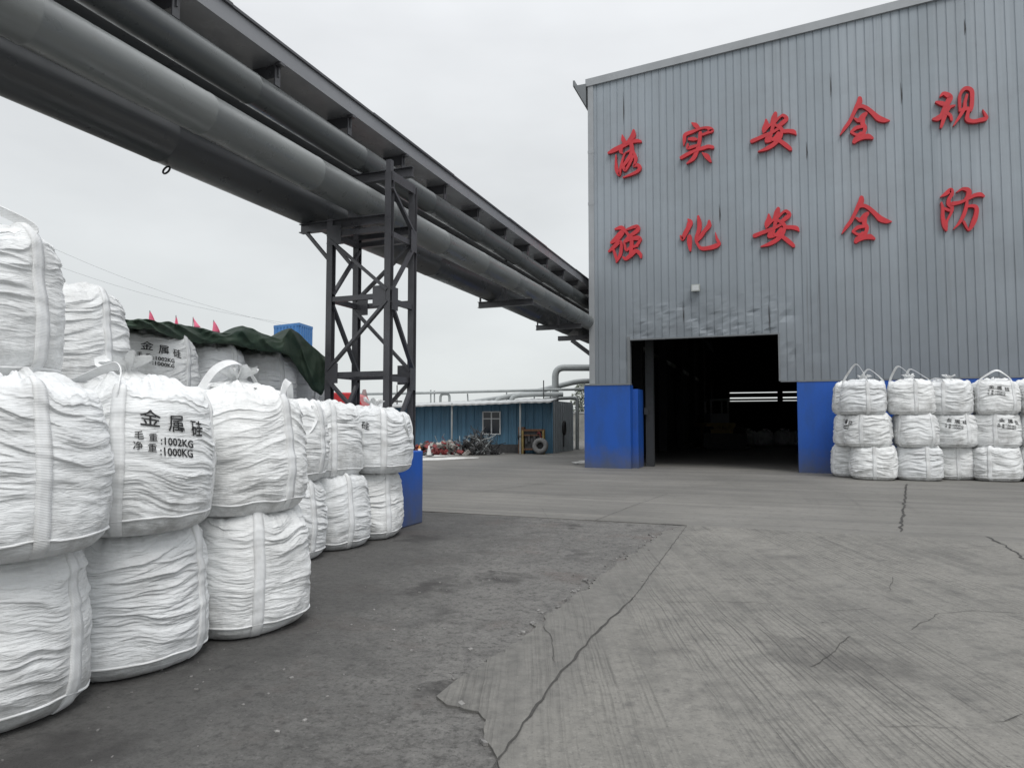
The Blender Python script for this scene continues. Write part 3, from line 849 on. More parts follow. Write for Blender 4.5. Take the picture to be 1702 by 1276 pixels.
# ------------------------------------------------------------------ pipe bridge
YA, YB = -9.0, 60.0
bd = empty('conveyor_gallery', (-6.8, YA, 6.2), 'long dark grey covered gallery running above the pipes to the warehouse', 'gallery')
gx0, gx1, gz0, gz1 = -7.9, -6.0, 6.31, 6.55
MB().box((gx0, YA, gz0), (gx1, YB, gz1 - .02)).obj('gallery_floor', M['gallery'], bd)
e_ = MB(); e_.box((gx1 - .05, YA, gz1 - .02), (gx1 + .03, YB, gz1 + .015)); 
for y in np.arange(YA, YB, 6.1): e_.box((gx1 - .3, y, gz1 - .018), (gx1 + .036, y + 3.0, gz1 + .022))
e_.obj('edge_strip', M['steel'], bd)
hang_y = [0.5 + 1.66 * k for k in range(32)]
for y in hang_y[:16]:
    h = MB()
    h.bar((gx1 - .5, y, gz0 - .09), (gx1 - .06, y, gz0 - .09), .02, .178)
    h.box((gx1 - .10, y - .05, gz0 - .30), (gx1 - .08, y + .05, gz0))
    h.box((gx1 - .07, y - .06, gz0 - .04), (gx1 + .012, y + .03, gz0 - .002))
    h.obj('hanger', M['steel'], bd)
under = MB()
for x in (-7.6, -6.9): under.ibeam((x, YA, gz0 - .12), (x, YB, gz0 - .12), .12, .22)
under.obj('floor_beam', M['steel'], bd)
def pipe(name, x, z, r, label, weld=3.1, y1=YB, mat='pipe'):
    p_ = empty(name, (x, YA, z), label, 'pipe')
    ys, rs_ = [YA], [r]
    for y in np.arange(YA + 1.3, y1 - 1, weld):
        ys += [y - .02, y - .012, y + .012, y + .02]; rs_ += [r, r + .004, r + .004, r]
    ys.append(y1); rs_.append(r)
    MB().tube([(x, y, z + .012 * math.sin(y * .5)) for y in ys], rs_, 48).obj('pipe_run', M[mat], p_)
    return p_
pipe('upper_pipe', -6.16, 5.80, .205, 'slim grey pipe hanging just under the gallery edge', 2.4)
pipe('main_pipe', -5.80, 4.93, .235, 'thick grey green pipe passing between the trestle legs', 1.9, mat='mainpipe')
pipe('lower_pipe', -6.74, 4.93, .30, 'dark wide pipe at the underside of the pipe bridge', 3.4, mat='lowpipe')
ch = MB(); ch.tube(bez([(-6.74 + .1, 5.05 + .8 * k, 4.60 + .02 * math.sin(k)) for k in range(2)], 4), .012, 6)
hk = MB()
q = Vector((-6.74, 6.0, 4.63))
hk.tube([(q.x + .05 * math.cos(a), q.y + .02 * math.sin(a), q.z - .07 + .05 * math.sin(a)) for a in np.linspace(0, 2 * math.pi, 14)], .012, 8)
tag(hk.obj('pipe_hook', M['dark']), 'small dark hook loop hanging under the lowest pipe', 'hook')

# trestle
TX2, TX1, TY2, TY3 = -5.25, -6.27, 8.63, 9.33
tw = empty('pipe_trestle', ((TX1 + TX2) / 2, 9.0, 0), 'dark steel lattice trestle holding up the pipes beside the bag stacks', 'trestle')
ZT_ = 5.25
def part(name, mb, mat, par): return mb.obj(name, mat, par)
for x, y, zt in ((TX2, TY2, ZT_), (TX2, TY3, ZT_), (TX1, TY2, 4.64), (TX1, TY3, 4.64)):
    part('leg', MB().ibeam((x, y, 1.1), (x, y, zt), .10, .10, (0, 1, 0), .012), M['steel'], tw)
LV = [1.10, 2.25, 3.40, 4.40]
for z in LV[1:]:
    for y in (TY2, TY3): part('crossbeam', MB().bar((TX1 + .02, y, z), (TX2 - .02, y, z), .07, .075), M['steel'], tw)
    for x in (TX1, TX2): part('crossbeam', MB().bar((x, TY2 + .02, z - (.07 if x == TX2 else .0)), (x, TY3 - .02, z - (.07 if x == TX2 else 0)), .06, .08), M['steel'], tw)
part('crossbeam', MB().bar((TX2, TY2, ZT_ - .05), (TX2, TY3, ZT_ - .05), .09, .14), M['steel'], tw)
for y in (TY2, TY3):
    part('cantilever_beam', MB().ibeam((-6.84, y, 4.55), (TX2 - .05, y, 4.55), .11, .14), M['steel'], tw)
    part('cantilever_brace', MB().bar((-6.72, y, 4.47), (TX1, y, 3.98), .05, .05), M['steel'], tw)
    if y == TY3: part('saddle_beam', MB().ibeam((-6.45, y, 5.50), (TX2 - .0, y, 5.50), .10, .16), M['steel'], tw)
part('saddle_post', MB().bar((TX2, TY2, ZT_), (TX2, TY2, 5.43), .08, .08), M['steel'], tw)
for y in (TY2, TY3):
    s = 1
    za = [1.10, 2.25, 3.40, 4.40]
    for i in range(3):
        a, b = (TX1, za[i] + .06), (TX2, za[i + 1] - .06)
        if i == 1: a, b = (TX1, za[i] + .08), (TX2, za[i + 1] - .08)
        if i in (0, 2): a, b = (TX2, za[i] + .08), (TX1, za[i + 1] - .08)
        if y == TY3 : a, b = (TX1 + TX2 - a[0], a[1]), (TX1 + TX2 - b[0], b[1])
        part('brace', MB().bar((a[0], y - .035, a[1]), (b[0], y - .035, b[1]), .04, .07, (0, 1, 0)), M['steel'], tw)
for x in (TX2, TX1):
    za = [1.10, 2.25, 3.40, 4.40, 5.10]
    for i in range(4 if x == TX2 else 3):
        y0_, y1_ = (TY3, TY2) if i % 2 else (TY2, TY3)
        if x == TX2: y0_, y1_ = y1_, y0_
        if i == 3: y0_, y1_ = TY3, TY2
        elif i == 2: y0_, y1_ = TY2, TY3
        elif i == 1: y0_, y1_ = TY3, TY2
        else: y0_, y1_ = TY2, TY3
        part('brace', MB().bar((x + .036, y0_, za[i] + .07), (x + .036, y1_, za[i + 1] - .09), .04, .065, (1, 0, 0)), M['steel'], tw)
for x, y, z in ((TX2 - .14, TY2 - .056, 3.40), (TX1 + .06, TY2 - .056, 2.27), (TX1 + .09, TY2 - .056, 4.38), (TX2 - .12, TY3 - .056, 2.27), (TX1 + .12, TY3 - .056, 3.40)):
    part('gusset_plate', MB().box((x - .10, y, z - .15), (x + .12, y + .012, z + .15)), M['steel'], tw)
for y, z in ((TY2 + .07, 3.36), (TY3 - .07, 4.36), (TY3 - .07, 2.2)):
    part('gusset_plate', MB().box((TX2 + .056, y - .08, z - .17), (TX2 + .066, y + .09, z + .17)), M['steel'], tw)
ped = MB().box((-6.5, 8.50, 0), (-5.05, 9.36, 1.1))
o = ped.obj('trestle_plinth', M['blue'])
tag(o, 'blue painted concrete plinth under the steel trestle behind the bags', 'plinth')
bv = o.modifiers.new('bevel', 'BEVEL'); bv.width = .02; bv.segments = 2
# support beams further along the bridge and the strut on the building
for k, (y, lab) in enumerate(((16.0, 'dark steel beam sticking out under the pipes, nearer the trestle'), (20.6, 'dark steel beam sticking out under the pipes, nearer the warehouse corner'))):
    b = empty('support_beam', (-6.4, y, 4.5), lab, 'beam', 'support beams under the pipe bridge')
    MB().ibeam((-7.05, y, 4.545), (-5.55, y, 4.545), .14, .15).obj('beam', M['steel'], b)
    MB().bar((-7.0, y, 4.60), (-7.0, y, 4.80), .04, .04).obj('stop_lug', M['steel'], b)
    MB().bar((-6.3, y, 4.62), (-6.3, y, 6.1), .05, .05).obj('drop_rod', M['steel'], b)
st = empty('wall_strut', (-5.9, 23.2, 4.0), 'dark angled bracket holding the pipes at the warehouse corner', 'bracket')
MB().bar((-7.1, 23.2, 4.5), (XL - .02, 23.2, 4.5), .14, .16).obj('arm', M['steel'], st)
MB().bar((-6.6, 23.2, 4.42), (XL - .03, 23.2, 3.75), .12, .14).obj('diagonal', M['steel'], st)
MB().box((XL - .06, 23.05, 3.6), (XL - .005, 23.35, 4.7)).obj('wall_plate', M['steel'], st)

# ------------------------------------------------------------------ bulk bags
class Bag:
    def __init__(self, seed, rx=.5, ry=.45, h=.88, strap0=0.0, amp=1.0, lean=(0, 0), n=2.5, taper=.05, tilt=0.0, slump=0.0, smooth=.26, dome=.05):
        self.s, self.rx, self.ry, self.h, self.amp, self.lean, self.n, self.taper = seed * 7.31, rx, ry, h, amp, lean, n, taper
        self.tilt, self.slump, self.smooth, self.dome, self.print_at = tilt, slump, smooth, dome, None
        self.straps = [strap0 + k * math.pi / 2 for k in range(4)]
    def surf(self, th, t, fabric=True):
        th = np.asarray(th, float); t = np.asarray(t, float)
        th, t = np.broadcast_arrays(th, t)
        v = np.clip(t, 0, 1)
        u = np.clip(t - 1, 0, 1); dn = np.clip(-t, 0, 1)
        c, s = np.cos(th), np.sin(th)
        rho = (np.abs(c) ** self.n + np.abs(s) ** self.n) ** (-1 / self.n)
        k = self.s
        rho = rho * (1 + .055 * perlin(c * 1.1 + k, s * 1.1, k))
        fb = 1 - .22 * (1 - np.sqrt(np.clip(1 - (1 - np.minimum(v / .19, 1)) ** 2, 0, 1)))
        q = np.maximum(v - .84, 0) / .16
        ft = 1 - .15 * (1 - np.sqrt(np.clip(1 - q ** 2, 0, 1)))
        prof = fb * ft * (1 + .065 * np.sin(np.pi * v ** .75) - self.taper * v ** 2)
        z = self.h * v
        px, py = c * rho * self.rx, s * rho * self.ry
        # folds
        wz = z + .15 * perlin(px * 1.6 + k, py * 1.6, z * 1.4 + k) + .030 * perlin(px * 5 + k, py * 5, z * 4)
        n1 = perlin(px * 1.35 + k, py * 1.35 + 5, wz * 9.0)
        n2 = perlin(px * 2.6 + k, py * 2.6 + 2, wz * 18 + k)
        n3 = perlin(px * 5.2 + k, py * 5.2 + 8, wz * 37)
        n4 = perlin(px * 3.6 + k, py * 3.6 + 1, wz * 13 + 3)
        r1 = 1 - np.clip(np.abs(n1) * 2.0, 0, 1); r2 = 1 - np.clip(np.abs(n2) * 2.1, 0, 1); r3 = 1 - np.clip(np.abs(n3) * 2.1, 0, 1)
        env = .22 + .78 * sstep(self.smooth - .18, self.smooth + .22, v + .35 * perlin(px * 1.5, py * 1.5 + k, z))
        mod = np.clip(.08 + 1.75 * np.clip(.5 + 1.1 * perlin(px * 1.5 + 3, py * 1.5 + k, z * 2.6), 0, 1), 0, 1.5)
        mod2 = np.clip(.35 + 1.2 * np.clip(.5 + 1.1 * perlin(px * 1.9 + 8, py * 1.9 + k, z * 3.3 + 5), 0, 1), 0, 1.4)
        wr = (.0135 * (r1 ** 1.6 - .35) * mod + .0085 * (r2 ** 1.5 - .35) * mod2 + .0042 * (r3 ** 1.3 - .4) * mod + .015 * n4) * env
        if self.print_at is not None:
            dp = (th - self.print_at + np.pi) % (2 * np.pi) - np.pi
            wr = wr * (1 - .72 * np.exp(-(dp / .55) ** 4) * sstep(.46, .54, v) * sstep(.92, .84, v))
        lump = .010 * perlin(px * 6 + k, py * 6, z * 7) + .013 * np.maximum(0, perlin(px * 10 + k, py * 10, z * 10) - .12) * (1 - env)
        lump = lump + .026 * perlin(px * 2.2 + k, py * 2.2, z * 2.5 + 4)
        ms = np.zeros_like(th)
        for sa in self.straps:
            dd = (th - sa + np.pi) % (2 * np.pi) - np.pi
            ms = np.maximum(ms, np.exp(-(dd * .48 / .065) ** 2))
        wr = wr * (1 - .55 * ms) - .010 * ms * sstep(.03, .2, v)
        wr = (wr + lump) * self.amp
        off = np.where(fabric, 0.0, .006)
        edge_f = (1 - u) ** .8 * (1 - dn)
        R_ = prof * rho
        d = wr + off
        x = (R_ * self.rx + d) * c * edge_f
        y = (R_ * self.ry + d) * s * edge_f
        z = z - wr * .75 * sstep(.05, .2, v) * sstep(1.02, .9, v)
        # closed top: gathers run to the tied spout
        g1 = perlin(c * 4 + k, s * 4, u * 2.0 + k); g2 = perlin(c * 9 + k, s * 9, u * 3 + 3)
        dome = self.dome * sstep(0, .55, u) + (.05 * g1 + .03 * (np.abs(g2) - .2)) * np.sin(np.pi * np.clip(u * 1.1, 0, 1))
        z = z + dome * self.amp + .01 * dn * 0
        rim = np.exp(-((t - 1.0) / .13) ** 2)
        z = z + (.040 * ms - .022 * (1 - ms)) * np.exp(-((t - .99) / .16) ** 2) * self.amp
        z = z + rim * (.018 * perlin(c * 5 + k, s * 5, k) + .012 * perlin(c * 13, s * 13 + k, k))
        z = np.where(t < 0, .0 + .012 * (1 - dn), z)
        z = np.where((t >= 0) & (v < .02), np.maximum(z, .004), z)
        if self.slump:
            z = z - self.slump * sstep(.5, 1.0, v) * np.clip(.5 + .9 * perlin(c * .9 + k, s * .9, k + 2), 0, 1)
        z = z * (1 + self.tilt * c * v)
        x = x + self.lean[0] * z; y = y + self.lean[1] * z
        return np.stack([x, y, z], -1)
    def body(self, nth, nz):
        th = np.linspace(0, 2 * np.pi, nth, endpoint=False)
        ts = np.concatenate([np.linspace(-1, 0, 5)[:-1] + 1e-6, np.linspace(0, 1, nz + 1), 1 + np.linspace(0, .97, max(8, nz // 4))[1:]])
        P = self.surf(th[None, :], ts[:, None])
        nr = len(ts)
        vs = P.reshape(-1, 3)
        i = np.arange(nth); j = np.arange(nr - 1)[:, None]
        a = j * nth + i; b = j * nth + (i + 1) % nth
        F = np.stack([a, b, b + nth, a + nth], -1).reshape(-1, 4)
        me = bpy.data.meshes.new('bag_body')
        me.vertices.add(len(vs)); me.vertices.foreach_set('co', vs.ravel())
        me.loops.add(F.size); me.loops.foreach_set('vertex_index', F.ravel().astype(np.int32))
        me.polygons.add(len(F)); me.polygons.foreach_set('loop_start', np.arange(0, F.size, 4, dtype=np.int32))
        me.polygons.foreach_set('use_smooth', np.ones(len(F), bool))
        me.update(calc_edges=True); me.validate()
        return me
    def strap(self, th, w=.075, n=40, t1=1.03):
        ts = np.linspace(.015, t1, n)
        wob = .02 * perlin(ts * 3 + self.s, 0, self.s)
        hw = w / 2 / .48
        vs, fs = [], []
        grid = [self.surf(th + wob + q * hw, ts, False) for q in (-1, -.33, .33, 1)]
        inner = [self.surf(th + wob + q * hw * .98, ts, True) - 0 for q in (-1, 1)]
        # smooth the strap along its length so that it bridges the small creases
        for gg in grid:
            for _ in range(2): gg[1:-1, :] = np.maximum(0, 1) * (gg[:-2] + gg[1:-1] * 2 + gg[2:]) / 4
            r_ = np.hypot(gg[:, 0], gg[:, 1]); k_ = (r_ + .006) / np.maximum(r_, 1e-6)
            gg[:, 0] *= k_; gg[:, 1] *= k_
        cols = [inner[0]] + grid + [inner[1]]
        m = len(cols)
        for i in range(n):
            for cc in cols: vs.append(tuple(cc[i]))
        for i in range(n - 1):
            for k in range(m - 1): fs.append((i * m + k, i * m + k + 1, (i + 1) * m + k + 1, (i + 1) * m + k))
        return mesh(vs, fs, True, 'strap')
    def piping(self, nth=90, v=.115):
        th = np.linspace(0, 2 * np.pi, nth, endpoint=False)
        tv = v + .02 * perlin(np.cos(th) * 2 + self.s, np.sin(th) * 2, self.s)
        P = self.surf(th, tv, False)
        mb = MB(); mb.tube([Vector(p) for p in P] + [Vector(P[0])], .0075, 6, False)
        return mb.make('seam_piping')
    def loop(self, a, b, height, push=(0, 0, 0), w=.055):
        A = Vector(self.surf(a, .97, False)); B = Vector(self.surf(b, .97, False))
        mid = (A + B) / 2 + Vector(push); mid.z = max(A.z, B.z) + height if height > 0 else min(A.z, B.z) + height
        q1 = A.lerp(mid, .55); q2 = B.lerp(mid, .55)
        if height > 0:
            sh = .72 if self.h > .8755 or self.h < .874 else .54
            q1.z = A.z + height * sh; q2.z = B.z + height * sh
            q1 += (A - B) * .07; q2 += (B - A) * .07
        else:
            out_ = Vector((A.x + B.x, A.y + B.y, 0)).normalized()
            q1 = A + out_ * .05 + Vector((0, 0, height * .5)); q2 = B + out_ * .05 + Vector((0, 0, height * .5))
            mid += out_ * .06
        path = bez([A - Vector((0, 0, .06)), A, q1, mid, q2, B, B - Vector((0, 0, .06))], 8)
        ax = (B - A).normalized()
        pl = Vector((-ax.y, ax.x, 0)).normalized()
        nr = []
        for i, p in enumerate(path):
            d_ = (path[min(i + 1, len(path) - 1)] - path[max(i - 1, 0)]).normalized()
            inp = pl.cross(d_).normalized()
            tw = .75 + .35 * math.sin(i * .16 + self.s)
            nr.append(inp * math.cos(tw) + pl * math.sin(tw))
        mb = MB(); mb.ribbon(path, nr, w, .007)
        return mb.make('lifting_loop')
    def spout(self, seed=0):
        """tied fabric neck in the middle of the top: flared folds above and below a knot"""
        mb = MB()
        top = float(self.surf(0.0, 1.97)[2]) - .02
        for k, (r0, r1, r2, hh) in enumerate(((.20, .045, .13, .15),)):
            n, m = 56, 14
            vs = []
            for j in range(m):
                t = j / (m - 1)
                r = r0 + (r1 - r0) * sstep(0, .5, t) if t < .5 else r1 + (r2 - r1) * sstep(.5, 1, t)
                for i in range(n):
                    a = 2 * math.pi * i / n
                    g = float(perlin(math.cos(a) * 4.5 + seed, math.sin(a) * 4.5, t * 1.2 + seed))
                    rr_ = float(r) * (1 + .75 * g)
                    zz = top + hh * t * (1 + .55 * float(perlin(math.cos(a) * 2 + seed, math.sin(a) * 2, seed)) * t)
                    vs.append((rr_ * math.cos(a) + .05 * t * math.cos(seed), rr_ * math.sin(a) + .05 * t * math.sin(seed), zz))
            fs = [(j * n + i, j * n + (i + 1) % n, (j + 1) * n + (i + 1) % n, (j + 1) * n + i) for j in range(m - 1) for i in range(n)]
            mb.add(vs, fs, True)
        return mb.make('tied_spout')
    def text(self, th0, lines):
        """stencilled print that follows the folds: lines = (string, x, height fraction, size, thicken)"""
        out_v, out_f = [], []
        dg = None
        for s_, x0, vz, size, fat in lines:
            cu = bpy.data.curves.new('t', 'FONT'); cu.body = s_; cu.size = size; cu.offset = fat; cu.resolution_u = 2
            ob = bpy.data.objects.new('t', cu); COL.objects.link(ob)
            dg = bpy.context.evaluated_depsgraph_get()
            me = bpy.data.meshes.new_from_object(ob.evaluated_get(dg))
            bpy.data.objects.remove(ob); bpy.data.curves.remove(cu)
            bm = bmesh.new(); bm.from_mesh(me); bpy.data.meshes.remove(me)
            for _ in range(3):
                ed = [e for e in bm.edges if e.calc_length() > .016]
                if not ed: break
                bmesh.ops.subdivide_edges(bm, edges=ed, cuts=1, use_grid_fill=False)
                bmesh.ops.triangulate(bm, faces=[f for f in bm.faces if len(f.verts) > 3])
            bm.verts.index_update()
            co = np.array([v_.co[:] for v_ in bm.verts]) + np.array([x0, 0, 0])
            co[:, 1] -= .11 * co[:, 0]
            Rm = .5
            P = self.surf(th0 + co[:, 0] / Rm, np.clip(vz + co[:, 1] / self.h, .02, .98), True)
            r_ = np.hypot(P[:, 0], P[:, 1]); P[:, 0] *= (r_ + .0065) / r_; P[:, 1] *= (r_ + .0065) / r_
            b0 = len(out_v)
            out_v += [tuple(p) for p in P]
            out_f += [tuple(v_.index + b0 for v_ in f.verts) for f in bm.faces]
            bm.free()
        return mesh(out_v, out_f, True, 'printed_text')
PRINT = [('金', -.20, .745, .122, .0010), ('属', -.035, .725, .122, .0010), ('硅', .128, .710, .112, .0010), ('毛', -.225, .648, .052, .0005), ('重', -.150, .638, .052, .0005), (':1002KG', -.085, .620, .062, .0013),
         ('净', -.23, .580, .052, .0005), ('重', -.155, .570, .052, .0005), (':1000KG', -.09, .552, .062, .0013)]
def face(x, y): return math.atan2(-y, -x)      # direction from a bag to the camera
def bag(x, y, z, label, group, B, res, prn=None, loops=(), spout=False, rz=0.0, shared=None):
    if prn is not None and shared is None: B.print_at = prn
    o = empty('bulk_bag', (x, y, z), label, 'bulk bag', group)
    o.rotation_euler = (0, 0, rz)
    if shared is None:
        b_ = link('bag_body', B.body(*res), M['fabric'], o, False)
        kids = [b_]
        for th in B.straps:
            kids.append(link('strap', B.strap(th, n=max(24, res[1] // 2)), M['strap'], o, False))
        kids.append(link('seam_piping', B.piping(), M['strap'], o, False))
    else:
        for src in shared.children:
            if src.name.split('.')[0] in ('bag_body', 'strap', 'seam_piping'):
                c = src.copy(); COL.objects.link(c); c.parent = o
    for lp in loops: link('lifting_loop', B.loop(*lp), M['strap'], o, False)
    if spout: link('tied_spout', B.spout(B.s), M['fabric'], o, False)
    if prn is not None: link('printed_text', B.text(prn, PRINT), M['ink'], o, False)
    return o
G1 = 'bulk bags stacked at the left'
HI, MID, LO = (420, 230), (260, 150), (170, 96)
def near(x, y, z, label, seed, sd, **k):
    f = face(x, y)
    kb = {q: k.pop(q) for q in ('rx', 'ry', 'h', 'amp', 'lean', 'taper', 'tilt', 'slump', 'n', 'smooth', 'dome') if q in k}
    B = Bag(seed, strap0=f + sd, **kb)
    lp = [(f + a, f + b, *r_) for a, b, *r_ in k.pop('loops', ())]
    pr = k.pop('prn', None)
    return bag(x, y, z, label, G1, B, k.pop('res', MID), None if pr is None else f + pr, lp, **k)
# front stacks
near(-4.02, 2.44, 0, 'bottom white bulk bag nearest the camera, standing on the asphalt at the left edge', 1, .91, res=HI, lean=(.02, 0))
near(-4.03, 3.33, 0, 'bottom white bulk bag under the large black printed bag', 2, 1.05, res=HI, ry=.47)
near(-3.90, 4.22, 0, 'bottom white bulk bag with a vertical strap, right of the two nearest bottom bags', 3, .26, res=HI, ry=.47)
near(-3.84, 2.42, .865, 'middle white bulk bag at the left edge with a broad vertical strap', 4, .33, res=HI, taper=.08, lean=(-.02, 0))
near(-3.92, 3.24, .865, 'white bulk bag with large clear black print, middle of the near stack', 5, -.15, res=HI, prn=.47, loops=[(-.15, -1.5, .13, (.12, .1, 0))], spout=True, taper=.06, dome=.08)
near(-3.92, 4.18, .865, 'white bulk bag with a tall arched lifting loop, beside the large printed bag', 6, .9, res=HI, loops=[(-.67, 2.55, .24, (.02, 0, 0)), (.9, 1.9, .10, (.02, 0, 0))], dome=.08, spout=True, taper=.07)
near(-4.22, 2.37, 1.73, 'topmost white bulk bag at the left edge with loop straps above it', 7, .84, res=HI, prn=-.62, loops=[(.84, -.75, .16, (-.25, -.15, 0))], h=.88, taper=.06, slump=.02, dome=.02)
# second column, behind
near(-5.74, 4.18, 0, 'bottom white bulk bag hidden behind the near stacks', 8, .72, res=LO)
near(-5.74, 4.18, .865, 'middle white bulk bag hidden behind the near stacks', 9, .5, res=LO)
near(-5.80, 4.12, 1.73, 'upper white bulk bag between the topmost left bag and the green tarpaulin', 10, .72, res=MID, h=.99, slump=.06, taper=.10)
# row under the tarpaulin
rows = [(-7.14, 6.16, 'nearest'), (-7.5, 7.4, 'second'), (-7.55, 8.55, 'third'), (-7.85, 9.95, 'farthest')]
tops = ['white bulk bag with faint black print below the left end of the green tarpaulin', 'plain white bulk bag under the middle of the green tarpaulin, behind the arched loop',
        'white bulk bag under the green tarpaulin, left of its hanging flap', 'white bulk bag behind the hanging flap of the green tarpaulin']
for k, (x, y, nm) in enumerate(rows):
    for lv in range(2):
        near(x, y, .865 * lv, '%s white bulk bag in the %s row standing below the tarpaulin' % (nm, ('bottom', 'middle')[lv]), 20 + 3 * k + lv, .4 + .3 * k, res=LO)
    near(x, y, 1.73, tops[k], 22 + 3 * k, (1.0, .9, .7, .5)[k], res=MID, h=.86, rx=.52, ry=.50, prn=.24 if k == 0 else None)
# far end of the row beside the trestle
near(-5.30, 6.38, 0, 'bottom white bulk bag just behind the near stacks, partly hidden', 40, .76, res=MID, ry=.45)
near(-5.26, 7.22, 0, 'bottom white bulk bag in the middle of the far row', 41, .52, res=MID, ry=.43)
near(-5.24, 8.04, 0, 'bottom white bulk bag at the far end beside the blue plinth', 42, .54, res=MID, ry=.43)
near(-5.30, 6.34, .865, 'white bulk bag with a lifting loop hanging down its front', 43, 1.15, res=MID, loops=[(.2, .95, -.30, (0, 0, 0))], prn=-.95)
near(-5.38, 7.18, .865, 'plain white bulk bag between the hanging loop bag and the last bag', 44, .35, res=MID)
near(-5.08, 8.00, .865, 'white bulk bag with a slumped top and slack strap beside the trestle', 45, .2, res=MID, prn=-.62, slump=.12, loops=[(.9, 1.6, -.33, (0, 0, 0))], spout=True)
# stacks against the warehouse
G2 = 'bulk bags stacked against the warehouse'
FAR = (150, 84)
var = []
def far_bag(x, y, z, label, sd, vi, prn=None, loops=(), spout=False, rz=None):
    f = face(x, y)
    if vi < len(var) and var[vi] is not None:
        B, src = var[vi]
        return bag(x, y, z, label, G2, B, FAR, None if prn is None else f + prn - (f + sd - B.straps[0]), [(B.straps[a], B.straps[b], *r_) for a, b, *r_ in loops], spout, f + sd - B.straps[0], src)
    B = Bag(60 + vi, rx=.535, ry=.50, h=.875, strap0=f + sd, amp=1.15, taper=.03)
    o = bag(x, y, z, label, G2, B, FAR, None if prn is None else f + prn, [(B.straps[a], B.straps[b], *r_) for a, b, *r_ in loops], spout)
    while len(var) <= vi: var.append(None)
    var[vi] = (B, o)
    return o
CZ = .012
cols = [(2.50, 20.50), (3.58, 20.72), (4.47, 21.20), (5.42, 21.28), (6.50, 21.35)]
far_bag(2.10, 21.34, CZ, 'bottom white bulk bag peeping out behind the leftmost stack by the blue wall', .5, 0)
far_bag(cols[0][0], cols[0][1], CZ, 'bottom white bulk bag of the leftmost stack by the blue wall', .05, 1)
far_bag(cols[1][0], cols[1][1], CZ, 'bottom white bulk bag of the second stack by the blue wall', .4, 2)
far_bag(cols[2][0], cols[2][1] + .2, CZ, 'narrow looking bottom bulk bag of the third stack, set back between its neighbours', .3, 3)
far_bag(cols[3][0], cols[3][1] - .1, CZ, 'wide bottom bulk bag of the fourth stack by the blue wall', -.2, 4)
far_bag(cols[4][0], cols[4][1] - .1, CZ, 'bottom white bulk bag cut off at the right edge of the photo', .3, 5)
far_bag(cols[0][0] - .12, cols[0][1] + .02, CZ + .855, 'middle bulk bag of the leftmost stack with a little print at its left', -.3, 5, prn=-1.15)
far_bag(cols[1][0] - .06, cols[1][1], CZ + .855, 'plain middle bulk bag of the second stack by the blue wall', -.75, 0)
far_bag(cols[2][0], cols[2][1], CZ + .855, 'middle bulk bag of the third stack with black print at its centre', -.9, 4, prn=.15)
far_bag(cols[3][0] + .04, cols[3][1], CZ + .855, 'middle bulk bag of the fourth stack with black print at its upper right', 0, 3, prn=.55)
far_bag(cols[4][0] + .02, cols[4][1], CZ + .855, 'middle white bulk bag cut off at the right edge of the photo', .4, 1)
far_bag(cols[0][0] - .20, cols[0][1] + .02, CZ + 1.71, 'top bulk bag of the leftmost stack with two tall upright loops', .2, 2, loops=[(0, 3, .46, (.04, 0, 0)), (1, 2, .34, (-.05, 0, 0))], spout=True)
far_bag(cols[1][0] - .14, cols[1][1], CZ + 1.71, 'top bulk bag of the second stack with pointed loops', .25, 3, loops=[(0, 3, .38, (-.08, 0, 0)), (1, 2, .33, (-.15, 0, 0))], spout=True)
far_bag(cols[2][0] - .06, cols[2][1], CZ + 1.71, 'top bulk bag of the third stack with a small tied knot on top', -.2, 1, loops=[(0, 3, .07, (0, 0, 0))], spout=True)
far_bag(cols[3][0] + .06, cols[3][1], CZ + 1.71, 'top bulk bag of the fourth stack with black print and one bent loop', -.75, 0, prn=.15, loops=[(0, 1, .24, (.10, 0, 0))])
far_bag(cols[4][0] + .02, cols[4][1], CZ + 1.71, 'top white bulk bag cut off at the right edge of the photo', .1, 4)
far_bag(cols[0][0] - .34, cols[0][1] + .62, CZ + .855, 'middle bulk bag peeping out behind the leftmost stack by the blue wall', .5, 2)
far_bag(cols[0][0] - .34, cols[0][1] + .60, CZ + 1.71, 'top bulk bag peeping out behind the leftmost stack with loops', .5, 4)
# bags standing on the floor inside the dark warehouse
G3 = 'bulk bags inside the dark warehouse'
for k, (px, d, lab) in enumerate(((1243, 45, 'leftmost dim bulk bag standing inside the dark doorway'), (1270, 44, 'pale squat bulk bag inside the doorway, right of the leftmost one'),
                                  (1301, 45, 'dim bulk bag inside the doorway, third from its left'), (1328, 44.5, 'dim bulk bag inside the doorway, hard against the blue base edge'))):
    q = at(px, 700, d)
    B, src = var[k % 4]
    o = bag(q.x, q.y, CZ, lab, G3, B, FAR, None, [(B.straps[0], B.straps[3], .15, (0, 0, 0))], True, k * 1.1, src)

# ------------------------------------------------------------------ green tarpaulin over the row
UP = [(205, 534), (250, 533), (300, 540), (330, 547), (355, 551), (383, 556), (403, 541), (440, 556), (468, 566), (484, 546), (500, 556), (516, 572), (534, 588), (552, 600)]
LOW = [(205, 546), (250, 546), (290, 562), (330, 570), (360, 571), (385, 572), (405, 577), (440, 584), (466, 586), (480, 590), (490, 604), (500, 622), (518, 646), (535, 659), (550, 616)]
def tdist(px): return float(np.interp(px, [200, 262, 335, 431, 470, 500, 555], [7.0, 7.5, 8.9, 9.75, 10.0, 10.8, 11.0]))
U = np.linspace(205, 552, 190)
uy = np.interp(U, [p[0] for p in UP], [p[1] for p in UP]); ly = np.interp(U, [p[0] for p in LOW], [p[1] for p in LOW])
ks = np.ones(3) / 3
uy = np.convolve(np.pad(uy, 1, 'edge'), ks, 'valid'); ly = np.convolve(np.pad(ly, 1, 'edge'), ks, 'valid')
rowsT = []
NV = 44
